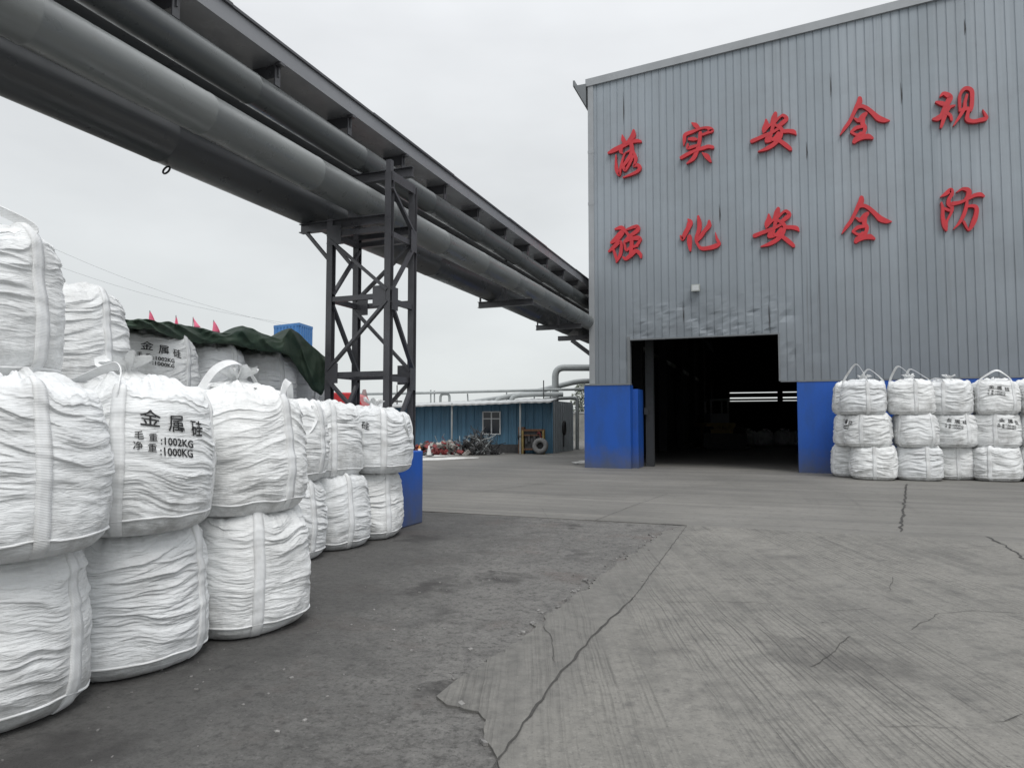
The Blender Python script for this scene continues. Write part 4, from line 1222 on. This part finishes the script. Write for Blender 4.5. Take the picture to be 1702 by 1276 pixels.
for i, px in enumerate(U):
    d = tdist(px) - .06
    A = at(px, ly[i], d); Bp = at(px, uy[i], d + .25)
    back = at(px - 8, uy[i] + 3, d + .25)
    hang = Vector((back.x - .85, back.y + .30, 0)) - Vector((back.x, back.y, 0))
    line = []
    for j in range(NV):
        t = j / (NV - 1)
        if t < .55:
            q = A.lerp(Bp, sstep(0, 1, t / .55) * .35 + t / .55 * .65)
            tow = Vector((-q.x, -q.y, 0)).normalized()
            q = q + tow * (.10 * math.sin(math.pi * t / .55))
        else:
            s_ = (t - .55) / .45
            q = Bp + hang * s_ * 1.5 + Vector((0, 0, -.05 * s_ - .25 * s_ * s_))
        line.append(q)
    rowsT.append(line)
P = np.array([[list(q) for q in r_] for r_ in rowsT])
uu = np.arange(len(U))[:, None] / 12.0; tt = np.linspace(0, 1, NV)[None, :]
f1 = perlin(uu * .42 + tt * 2.4, tt * 1.1, 4.0); f2 = perlin(uu * 1.3 - tt * 2.5, tt * 3, 9.0); f3 = perlin(uu * 2.6 + tt * 4, tt * 5, 2.0)
fold = .20 * (1 - np.abs(f1) * 2.6) + .06 * (1 - np.abs(f2) * 2.8) + .012 * (1 - np.abs(f3) * 2.5)
wgt = np.sin(np.pi * np.clip(tt / .75, 0, 1)) * .9
tow = -P[..., :2] / np.linalg.norm(P[..., :2], axis=-1, keepdims=True)
P[..., :2] += tow * (fold * wgt)[..., None]
P[..., 2] += .10 * fold * np.sin(np.pi * np.clip((tt - .5) / .5, 0, 1)) - .03 * np.abs(f2) * (tt < .1)
n0, n1_ = P.shape[:2]
tm = mesh(P.reshape(-1, 3), [(i * n1_ + j, (i + 1) * n1_ + j, (i + 1) * n1_ + j + 1, i * n1_ + j + 1) for i in range(n0 - 1) for j in range(n1_ - 1)], True, 'tarpaulin')
to = tag(link('tarpaulin', tm, M['tarp']), 'dark green canvas tarpaulin draped over the row of white bags', 'tarpaulin')
sm = to.modifiers.new('thick', 'SOLIDIFY'); sm.thickness = .006
ss = to.modifiers.new('sub', 'SUBSURF'); ss.levels = 1; ss.render_levels = 1

# ------------------------------------------------------------------ pink flags on canes behind the tarpaulin
for (px, ytop, yb_, wpx, lab) in ((249, 518, 537, 9, 'pink pennant furthest left behind the green tarpaulin'), (292.5, 526, 541, 3, 'pink pennant seen edge-on, second from the left'),
                                  (321, 529, 545, 8, 'pink pennant right of the edge-on one'), (355, 534, 553, 9, 'pink pennant furthest right, beside the tarpaulin peak')):
    d = 17.5
    a, b = at(px, ytop - 2, d), at(px, yb_, d)
    fo = empty('pennant', (a.x, a.y, 0), lab, 'flag', 'pink pennants behind the tarpaulin')
    MB().cyl((a.x, a.y, 0), (a.x, a.y, a.z), .012, 8).obj('cane', M['galv'], fo)
    c = at(px + wpx * 1.35, yb_ - 1, d)
    m = MB()
    pts = []
    for i in range(7):
        for j in range(7):
            s_, t = i / 6, j / 6
            top = a.lerp(b, t); w_ = (c - b) * s_ * t
            q = top + w_ + Vector((.008 * math.sin(4 * s_ + px), .05 * math.sin(5 * s_ + 2 * t + px), 0)) * t
            pts.append(q)
    m.add(pts, [(i * 7 + j, (i + 1) * 7 + j, (i + 1) * 7 + j + 1, i * 7 + j + 1) for i in range(6) for j in range(6)], True)
    fl_ = m.obj('cloth', M['flagpink'], fo)
    fl_.modifiers.new('thick', 'SOLIDIFY').thickness = .004

# ------------------------------------------------------------------ blue cabin tower and the wires
d = 42.0
a, b, c = at(456, 541, d), at(497, 541, d - 1.2), at(519, 544, d + .6)
cb = empty('blue_cabin', (b.x, b.y, 0), 'bright blue sheet metal cabin rising behind the green tarpaulin', 'cabin')
def ribwall(p, q, z0, z1, pitch=.3, depth=.05):
    zf = z1 if callable(z1) else (lambda t: z1)
    p, q = Vector((p.x, p.y, 0)), Vector((q.x, q.y, 0)); dd = (q - p); L = dd.length; dd.normalize(); nn = Vector((dd.y, -dd.x, 0))
    vs, fs = [], []; s_ = 0; k = 0
    while s_ < L:
        vs_ = p + dd * min(s_, L) + nn * (depth if (k // 2) % 2 else 0)
        vs += [(vs_.x, vs_.y, z0), (vs_.x, vs_.y, zf(min(s_, L) / L))]
        s_ += pitch * (.42 if k % 2 == 0 else .08); k += 1
    vs += [(q.x, q.y, z0), (q.x, q.y, zf(1))]
    for i in range(len(vs) // 2 - 1): fs.append((2 * i, 2 * i + 2, 2 * i + 3, 2 * i + 1))
    return vs, fs
m = MB()
e4 = Vector((a.x + c.x - b.x, a.y + c.y - b.y, 0))
m.add(*ribwall(a, b, 0, a.z - .15)); m.add(*ribwall(b, c, 0, a.z - .15)); m.add(*ribwall(c, e4, 0, a.z - .15)); m.add(*ribwall(e4, a, 0, a.z - .15))
m.obj('wall', M['skyblue'], cb)
m = MB(); z0, z1 = a.z - .16, a.z
q = [Vector((v_.x, v_.y, 0)) for v_ in (a, b, c, e4)]; ct = sum(q, Vector()) / 4; q = [ct + (v_ - ct) * 1.04 for v_ in q]
m.add([(v_.x, v_.y, z0) for v_ in q] + [(v_.x, v_.y, z1) for v_ in q], [(3, 2, 1, 0), (4, 5, 6, 7), (0, 1, 5, 4), (1, 2, 6, 5), (2, 3, 7, 6), (3, 0, 4, 7)])
m.obj('roof', M['skyblue'], cb)
for k, (p0, tx) in enumerate((((-60, 343), -.5), ((-60, 384), .5))):
    A = at(*p0, 36); Bq = Vector((ct.x + tx, ct.y, a.z + .02))
    pts = [A.lerp(Bq, t) - Vector((0, 0, .7 * math.sin(math.pi * t))) for t in np.linspace(0, 1, 24)]
    o = MB().tube(pts, .007, 5).obj('overhead_wire', M['galv'])
    tag(o, ('upper', 'lower')[k] + ' of two thin wires crossing the pale sky above the bags', 'wire', 'overhead wires')
q0, q1 = at(-60, 343, 36), at(-60, 384, 36)
pw = empty('wire_pole', (q0.x, q0.y, 0), 'plain concrete pole carrying the thin overhead wires', 'pole')
MB().cyl((q0.x, q0.y, 0), (q0.x, q0.y, q0.z + .4), .16, 12, .11).obj('shaft', M['block'], pw)

# ------------------------------------------------------------------ blue shed
def ga(px, d, z=0.0):
    q = at(px, 700, d); return Vector((q.x, q.y, z))
SA, SB_, SC = ga(545, 34.5), ga(919, 33.0), ga(952, 36.5)
shed = empty('blue_shed', SB_, 'long low faded blue sheet metal shed with a flat overhanging roof', 'shed')
ztl, ztr = at(545, 682, 34.5).z, at(919, 669, 33).z
dirn = (SB_ - SA).normalized(); nrm = Vector((dirn.y, -dirn.x, 0))
if nrm.dot(-SA) < 0: nrm = -nrm
m = MB(); m.add(*ribwall(SA, SB_, 0, lambda t: ztl + (ztr - ztl) * t + .05, .42, .03)); m.obj('front_wall', M['shed'], shed)
m = MB(); m.add(*ribwall(SB_, SC, 0, 2.55, .42, .03)); m.obj('end_wall', simple('grey_blue_sheet', (.34, .38, .41), .6, var=.2, scale=1.5), shed)
bk = SA - nrm * 5; bk2 = SB_ - nrm * 5
m = MB(); m.add(*ribwall(SC, bk2 + (SC - SB_) * .3, 0, 2.4)); m.add(*ribwall(bk2, bk, 0, lambda t: ztr + (ztl - ztr) * t + .2)); m.add(*ribwall(bk, SA, 0, ztl + .05)); m.obj('rear_wall', M['shed'], shed)
m = MB()
f0, f1_ = SA + nrm * .95, SB_ + nrm * .95
N = 60
vs = []
for i in range(N + 1):
    t = i / N; z = ztl + (ztr - ztl) * t + .012 * math.sin(t * 190) + .03 * float(perlin(t * 9, 1.5, 0))
    p = f0.lerp(f1_, t); q = bk.lerp(bk2, t)
    vs += [(p.x, p.y, z), (q.x, q.y, z + .35), (p.x, p.y, z + .075), (q.x, q.y, z + .42)]
fs = []
for i in range(N):
    o, q = 4 * i, 4 * i + 4
    fs += [(o, o + 1, q + 1, q), (o + 2, q + 2, q + 3, o + 3), (o, q, q + 2, o + 2), (o + 1, o + 3, q + 3, q + 1)]
fs += [(0, 2, 3, 1), (4 * N, 4 * N + 1, 4 * N + 3, 4 * N + 2)]
m.add(vs, fs).obj('roof', M['roofsheet'], shed)
def onwall(px, z): 
    t = None
    q0, q1 = ray(px, 700)[0], None
    # intersection of the sight line with the shed wall in plan
    dx, dy = q0.x, q0.y
    den = dx * dirn.y - dy * dirn.x
    k = (SA.x * dirn.y - SA.y * dirn.x) / den
    return Vector((dx * k, dy * k, z)) + nrm * .06
wl, wr_ = onwall(803, 0), onwall(831.5, 0)
wz0, wz1 = at(803, 722, 33.4).z, at(803, 683.5, 33.4).z
wn_ = MB(); mid = (wl + wr_) / 2
wf = MB()
for za, zb in ((wz0, wz0 + .05), (wz1 - .05, wz1), (wz0 + (wz1 - wz0) * .66, wz0 + (wz1 - wz0) * .66 + .05)):
    wf.bar(wl + Vector((0, 0, (za + zb) / 2)), wr_ + Vector((0, 0, (za + zb) / 2)), .06, zb - za)
for q in (wl, mid, wr_): wf.bar(q + Vector((0, 0, wz0)), q + Vector((0, 0, wz1)), .06, .05, nrm)
wfo = wf.obj('window', M['alu'], shed)
pn = MB(); pn.bar(wl + Vector((0, 0, (wz0 + wz1) / 2)), wr_ + Vector((0, 0, (wz0 + wz1) / 2)), .02, wz1 - wz0 - .06); pn.obj('pane', M['glass'], wfo)
for px in (757, 868):
    q = onwall(px, 0) + nrm * .75
    MB().cyl((q.x, q.y, 0), (q.x, q.y, 2.42), .045, 10).obj('post', M['galv'], shed)
q = onwall(870, 0) + nrm * .6
MB().box((q.x - .14, q.y - .12, 0), (q.x + .14, q.y + .12, 1.28)).obj('rusty_post', M['rust'], shed)
# dark plinth course under the wall
MB().bar(onwall(780, .22), onwall(868, .22), .05, .42).obj('plinth', M['scrap'], shed)

# ------------------------------------------------------------------ pipes over and behind the shed
def skypipe(name, pts, r, label, mat='galv', fil=.35, group=None):
    o = MB().tube(rounded([at(*p) for p in pts], fil), r, 14).obj(name, M[mat])
    return tag(o, label, 'pipe', group)
PX = 37.5
skypipe('riser_pipe', [(923, 690, PX), (923, 611, PX), (990, 611, PX), (1100, 612, PX + 6)], .185, 'thick grey pipe rising above the shed and bending towards the warehouse', fil=.5)
skypipe('sloping_pipe', [(760, 672, PX + 3), (870, 656, PX + 2), (958, 634, PX + 1), (985, 633, PX + 1), (1080, 634, PX + 6)], .15, 'grey sloping pipe rising to the right behind the shed roof', fil=.8)
skypipe('roof_pipe', [(560, 655.5, PX + 1), (700, 653, PX), (920, 647.5, PX - .5), (975, 646.5, PX - .5), (1060, 646, PX)], .075, 'long thin level pipe running above the shed roof')
skypipe('stub_pipe', [(732, 682, PX), (732, 655, PX), (747, 654.5, PX), (747, 682, PX)], .07, 'small upturned u-shaped pipe on the left of the shed roof', fil=.2)
skypipe('curved_pipe', [(818, 676, PX - .5), (828, 662, PX - .5), (850, 657, PX - .5), (905, 653.5, PX - .5)], .12, 'short grey pipe curving up out of the shed roof', fil=.6)
skypipe('hooked_pipe', [(849, 680, PX - .8), (850, 658.5, PX - .8), (880, 655.5, PX - .8), (936, 655, PX - .8)], .13, 'grey hooked pipe lying along the right of the shed roof', fil=.5)
skypipe('drop_pipe', [(905, 663, PX), (952, 661, PX), (959.5, 662, PX), (959.5, 748.5, PX)], .10, 'grey pipe dropping from the roof to the ground beside the shed', fil=.5)
for k, (px, y0_, d_) in enumerate(((716, 648, PX), (722, 649, PX), (777, 654, PX), (842, 652, PX), (888, 652, PX), (915, 650, PX - .5))):
    o = MB().cyl(at(px + (2 if k == 2 else 0), 685, d_), at(px, y0_, d_), .04, 8).obj('pipe_prop', M['galv'])
    tag(o, 'thin grey prop under the long level pipe, ' + ('at the left of the u-shaped pipe', 'close against the leftmost prop', 'leaning, left of the curved pipe', 'beside the curved pipe', 'above the hooked pipe', 'next to the thick riser pipe')[k], 'prop', 'pipe props on the shed roof')
for k, (px, y0_) in enumerate(((903.5, 632), (660, 640))):
    a, b = at(px, y0_, 36.5), at(px, 676, 36.5)
    o = empty('antenna_mast', (b.x, b.y, b.z), ('thin dark mast on the roof left of the thick riser pipe', 'short dark mast on the roof seen through the trestle')[k], 'mast', 'masts on the shed roof')
    MB().cyl(b, a, .03, 8).obj('rod', M['scrap'], o); MB().box((b.x - .2, b.y - .2, b.z + .25), (b.x + .2, b.y + .2, b.z + .33)).obj('foot', M['scrap'], o)
# far boundary wall seen between shed and warehouse
d = 56
a, b = ga(930, d), ga(1010, d)
bw = empty('boundary_wall', a, 'pale weathered boundary wall far behind the drop pipe', 'wall')
MB().bar(Vector((a.x, a.y, 1.1)), Vector((b.x, b.y, 1.1)), .3, 2.2).obj('wall', M['block'], bw)
MB().bar(Vector((a.x, a.y, 2.26)), Vector((b.x, b.y, 2.26)), .4, .12).obj('coping', M['roofsheet'], bw)
def tree(px, d, h, w_, lab, seed):
    q = ga(px, d); t = empty('tree', q, lab, 'tree')
    MB().tube([q, q + Vector((.1, 0, h * .5)), q + Vector((.05, .1, h * .9))], [.12, .08, .03], 8).obj('trunk', M['scrap'], t)
    m = MB(); r_ = random.Random(seed)
    for k in range(700):
        a_ = r_.uniform(0, 6.28); rr_ = w_ * math.sqrt(r_.random()); zz = h * (.3 + .7 * r_.random())
        rr_ *= math.sin(math.pi * (zz / h * .85 + .1)) ** .6 * (.6 + .6 * abs(float(perlin(math.cos(a_) * 2, math.sin(a_) * 2, zz))))
        c_ = q + Vector((rr_ * math.cos(a_), rr_ * math.sin(a_), zz)); u_ = Vector((r_.gauss(0, 1), r_.gauss(0, 1), r_.gauss(0, 1))).normalized() * .12; v_ = u_.orthogonal() * .7
        m.add([c_ - u_, c_ + v_, c_ + u_, c_ - v_], [(0, 1, 2, 3)])
    m.obj('crown', simple('haze_paled_leaves', (.22, .24, .20), .8, var=.4, scale=3), t)  # leaf colour lightened, distance haze put into it
tree(966, 66, 5.2, 1.6, 'grey green tree far behind the boundary wall beside the warehouse', 3)
tree(985, 64, 4.4, 1.5, 'low grey green tree far behind the boundary wall, partly behind the warehouse', 4)

# ------------------------------------------------------------------ things in front of the shed
def cone(px, d, mat, lab):
    q = ga(px, d, .03)
    o = empty('traffic_cone', q, lab, 'traffic cone', 'traffic cones by the junk heap')
    MB().box((q.x - .16, q.y - .16, q.z), (q.x + .16, q.y + .16, q.z + .03)).obj('base', M['dark'], o)
    MB().tube([(q.x, q.y, q.z + .03), (q.x, q.y, q.z + .45)], [.115, .028], 16).obj('cone_body', M[mat], o)
    MB().tube([(q.x, q.y, q.z + .20), (q.x, q.y, q.z + .31)], [.083, .060], 16).obj('reflective_band', M['white'], o)
cone(697.5, 30.2, 'orange', 'faded orange traffic cone above the blue plinth edge')
cone(713.5, 30.2, 'white', 'white bleached traffic cone right of the orange one')
def heap(name, px, d, w_, h, n, mats, lab, seed, rods=0):
    q = ga(px, d, .012)
    o = empty(name, q, lab, 'junk heap')
    r_ = random.Random(seed)
    mbs = [MB() for _ in mats]
    for k in range(n):
        x = r_.gauss(0, w_ * .33); x = max(-w_ * .6, min(w_ * .6, x)); hh = h * max(.08, 1 - (abs(x) / (w_ * .62)) ** 1.4)
        z = r_.uniform(0.04, 1) * hh; y = r_.gauss(0, .35)
        mb = mbs[r_.randrange(len(mats))]
        c_ = q + Vector((x * dirn.x, x * dirn.y, z)) + nrm * y
        ax = Vector((r_.gauss(0, 1), r_.gauss(0, 1), r_.gauss(0, .5))).normalized(); ay = ax.orthogonal().normalized(); az = ax.cross(ay)
        s_ = r_.uniform(.05, .19)
        c_.z = max(c_.z, q.z + s_ * .5)
        if rods and r_.random() < rods:
            a_ = r_.uniform(-1.2, 1.2); L = r_.uniform(.3, .75)
            dv = (dirn * math.sin(a_) + Vector((0, 0, 1)) * math.cos(a_) + nrm * r_.gauss(0, .3)).normalized()
            p0 = c_ - dv * L * .5; p1 = c_ + dv * L
            p0.z = max(p0.z, q.z + .02); p1.z = max(p1.z, q.z + .02)
            bend = (p0 + p1) / 2 + Vector((r_.gauss(0, .15), r_.gauss(0, .15), r_.gauss(0, .1)))
            bend.z = max(bend.z, q.z + .03)
            mb.tube(bez([p0, bend, p1], 4), r_.choice([.008, .012, .018]), 6)
        else:
            mb.obox(c_, ax * s_, ay * s_ * r_.uniform(.3, .8), az * s_ * r_.uniform(.1, .5))
    for mb, (nm, mt) in zip(mbs, mats):
        if mb.v: mb.obj(nm, M[mt], o)
    return o
heap('junk_heap', 712, 32.0, 2.0, .55, 120, [('red_scrap', 'junkred'), ('grey_scrap', 'junkgrey'), ('dark_scrap', 'scrap')], 'heap of red and grey scrap behind the traffic cones', 2)
heap('rubble_heap', 744, 31.6, 1.7, .62, 150, [('grey_rubble', 'junkgrey'), ('red_scrap', 'junkred'), ('pale_rubble', 'block')], 'pale rubble heap with red scrap left of the shed post', 5, .1)
heap('wire_tangle', 792, 31.6, 1.6, .78, 260, [('dark_rods', 'scrap'), ('black_rods', 'dark'), ('grey_rods', 'galv'), ('dull_rods', 'scrap')], 'dark tangled heap of scrap rods below the shed window', 8, .85)
# tyre
q = ga(898, 32.0, .012)
ty = empty('tyre', q, 'big dusty grey tyre leaning against the rusty machine', 'tyre')
m = MB(); Rt, rt = .265, .115
vs, fs = [], []
ax = Vector((1, 0, 0)) * _c + Vector((0, 1, 0)) * _s
toc = Vector((-q.x, -q.y, 0)).normalized(); toc = (toc + ax * -.25 + Vector((0, 0, .18))).normalized(); ax = (ax - toc * ax.dot(toc)).normalized(); upv = toc.cross(ax)
if upv.z < 0: upv = -upv
cT = q + Vector((0, 0, .385)) 
n_, k_ = 48, 14
for i in range(n_):
    a_ = 2 * math.pi * i / n_; rd = ax * math.cos(a_) + upv * math.sin(a_)
    for j in range(k_):
        b_ = 2 * math.pi * j / k_
        cr, ct_ = math.cos(b_), math.sin(b_)
        kk = (abs(cr) ** 3 + abs(ct_) ** 3) ** (-1 / 3)
        tread = .012 if (i % 3 == 0 and cr > .5) else 0
        vs.append(cT + rd * (Rt + (rt + tread) * cr * kk * .95) + toc * (ct_ * kk * .13))
for i in range(n_):
    for j in range(k_): fs.append((i * k_ + j, ((i + 1) % n_) * k_ + j, ((i + 1) % n_) * k_ + (j + 1) % k_, i * k_ + (j + 1) % k_))
m.add(vs, fs, True).obj('tread', M['tyre'], ty)
MB().cyl(cT - toc * .06, cT - toc * .04, .17, 24).obj('hub_plate', M['dark'], ty)
# rusty machine
q = ga(889, 33.0, .012) + nrm * .55
mc = empty('rusty_machine', q, 'rusty engine in a yellow frame standing behind the big tyre', 'machine')
def L2(x, y, z): return q + dirn * x + nrm * y + Vector((0, 0, z))
m = MB()
for x in (-.5, .48): m.bar(L2(x, .22, 0), L2(x, .22, 1.12), .09, .09); m.bar(L2(x, -.22, 0), L2(x, -.22, 1.12), .08, .08)
m.obj('frame', M['yellow'], mc)
m = MB(); m.bar(L2(-.55, .22, 1.12), L2(.55, .22, 1.12), .08, .10); m.bar(L2(-.55, .22, .22), L2(.5, .22, .22), .08, .08); m.bar(L2(-.5, .24, .88), L2(.35, .24, .88), .05, .05)
m.obj('rail', M['rust'], mc)
m = MB(); m.obox(L2(0, 0, .55), dirn * .4, nrm * .17, Vector((0, 0, .30)))
for k in range(6): m.obox(L2(-.33 + .13 * k, .20, .6 + .12 * (k % 2)), dirn * .05, nrm * .06, Vector((0, 0, .14)))
m.obox(L2(-.02, 0, 1.0), dirn * .42, nrm * .18, Vector((0, 0, .1)))
m.obj('engine_block', M['scrap'], mc)
MB().cyl(L2(-.55, .05, .82), L2(-.75, .05, .82), .14, 16).obj('fan_drum', M['dark'], mc)
MB().tube(bez([L2(.2, .25, .95), L2(.3, .3, 1.0), L2(.36, .28, .8), L2(.3, .27, .62)], 6), .04, 8).obj('hose', M['junkred'], mc)
# coiled hose on the end wall
ed = (SC - SB_).normalized(); en = Vector((ed.y, -ed.x, 0))
if en.dot(-SB_) < 0: en = -en
hq = SB_.lerp(SC, .42) + en * .10 + Vector((0, 0, at(934, 711, 34.5).z))
m = MB(); 
for k in range(3): m.tube([hq + en * .03 * k + ed * (.17 * math.cos(a_)) + Vector((0, 0, .33 * math.sin(a_))) for a_ in np.linspace(0, 2 * math.pi, 28)], .035, 8)
m.tube([hq + Vector((0, 0, -.3)), hq + Vector((0, 0, -.95))], .03, 8)
tag(m.obj('hose_coil', M['dark']), 'black hose coil hanging on the grey end wall of the shed', 'hose')
# red vehicle beyond the trestle
d = 26.0
q = ga(586, d)
rv = empty('red_truck', q, 'red truck cab seen between the white bags and the trestle', 'truck')
tz = at(580, 652, d).z
rt_ = Vector((_c, _s, 0)); fw = Vector((-_s, _c, 0))
def V3(x, y, z): return q + rt_ * x + fw * y + Vector((0, 0, z))
prof = [(-1.1, .9), (.28, .9), (.42, 1.2), (.44, 1.75), (.36, 2.15), (.18, tz - .12), (-.1, tz), (-1.1, tz)]
vs = [V3(x, 0, z) for x, z in prof] + [V3(x, 1.9, z) for x, z in prof]
n = len(prof)
m = MB().add(vs, [tuple(range(n)), tuple(reversed(range(n, 2 * n)))] + [(i, i + n, (i + 1) % n + n, (i + 1) % n) for i in range(n)])
o = m.obj('cab', M['machred'], rv); bvm = o.modifiers.new('b', 'BEVEL'); bvm.width = .06; bvm.segments = 3
MB().box((0, 0, 0), (0, 0, 0)) 
m = MB(); m.add([V3(-.75, -.02, 1.30), V3(.30, -.02, 1.30), V3(.30, -.02, 1.92), V3(-.75, -.02, 1.92), V3(-.75, .02, 1.30), V3(.30, .02, 1.30), V3(.30, .02, 1.92), V3(-.75, .02, 1.92)],
      [(0, 1, 2, 3), (7, 6, 5, 4), (0, 4, 5, 1), (1, 5, 6, 2), (2, 6, 7, 3), (3, 7, 4, 0)]); m.obj('side_window', M['glass'], rv)
for x in (-.8, .05):
    for y in (.25, 1.65): MB().cyl(V3(x, y - .14, .45), V3(x, y + .14, .45), .45, 24).obj('wheel', M['dark'], rv)
MB().obox(V3(-1.2, .95, .72), rt_ * 1.4, fw * .8, Vector((0, 0, .17))).obj('chassis', M['scrap'], rv)
q2 = ga(605, 30.0)
hp = MB(); hp.add(*[[(q2.x + .28 * math.cos(a_) * s_, q2.y + .28 * math.sin(a_) * s_, z_) for z_, s_ in ((0, 1.5), (1.6, 1.25), (2.2, .9), (2.95, .25)) for a_ in np.linspace(0, 6.283, 17)[:-1]],
                    [(r_ * 16 + i, r_ * 16 + (i + 1) % 16, (r_ + 1) * 16 + (i + 1) % 16, (r_ + 1) * 16 + i) for r_ in range(3) for i in range(16)]])
tag(hp.obj('covered_stack', simple('dull_pinkish_sheet', (.30, .22, .22), .8, var=.3)), 'dull pinkish covered stack standing behind the trestle, right of the red truck', 'stack')

# ------------------------------------------------------------------ wheel loader in the dark of the warehouse
q = ga(1192, 40.0, .012)
wl_ = empty('wheel_loader', q, 'wheel loader parked in the dark inside the warehouse', 'loader')
def W3(x, y, z): return q + rt_ * x + fw * y + Vector((0, 0, z))
m = MB(); m.obox(W3(.2, 1.2, 1.0), rt_ * .85, fw * 1.3, Vector((0, 0, .45))); m.obox(W3(-.2, -.7, .85), rt_ * .6, fw * .8, Vector((0, 0, .25)))
o = m.obj('chassis', M['yellow'], wl_)
m = MB()
for x in (-.35, .65):
    for y in (.0, 1.2): m.bar(W3(x, y, 1.4), W3(x, y, 2.75), .09, .09)
m.obox(W3(.15, .6, 2.8), rt_ * .6, fw * .75, Vector((0, 0, .06))); m.obox(W3(.15, .6, 1.7), rt_ * .55, fw * .65, Vector((0, 0, .3)))
m.obj('cab', M['trimdark'], wl_)
for x in (-.75, 1.0):
    for y in (-.9, 1.7): MB().cyl(W3(x - .2, y, .62), W3(x + .2, y, .62), .62, 24).obj('wheel', M['dark'], wl_)
m = MB(); m.obox(W3(-.2, -2.0, .45), rt_ * 1.2, fw * .12, Vector((0, 0, .42))); m.obox(W3(-.2, -2.3, .08), rt_ * 1.2, fw * .35, Vector((0, 0, .05))); m.obj('bucket', M['scrap'], wl_)
m = MB(); 
for x in (-.6, .2): m.bar(W3(x, -.4, 1.2), W3(x, -1.95, .5), .1, .18)
m.obj('lift_arm', M['yellow'], wl_)
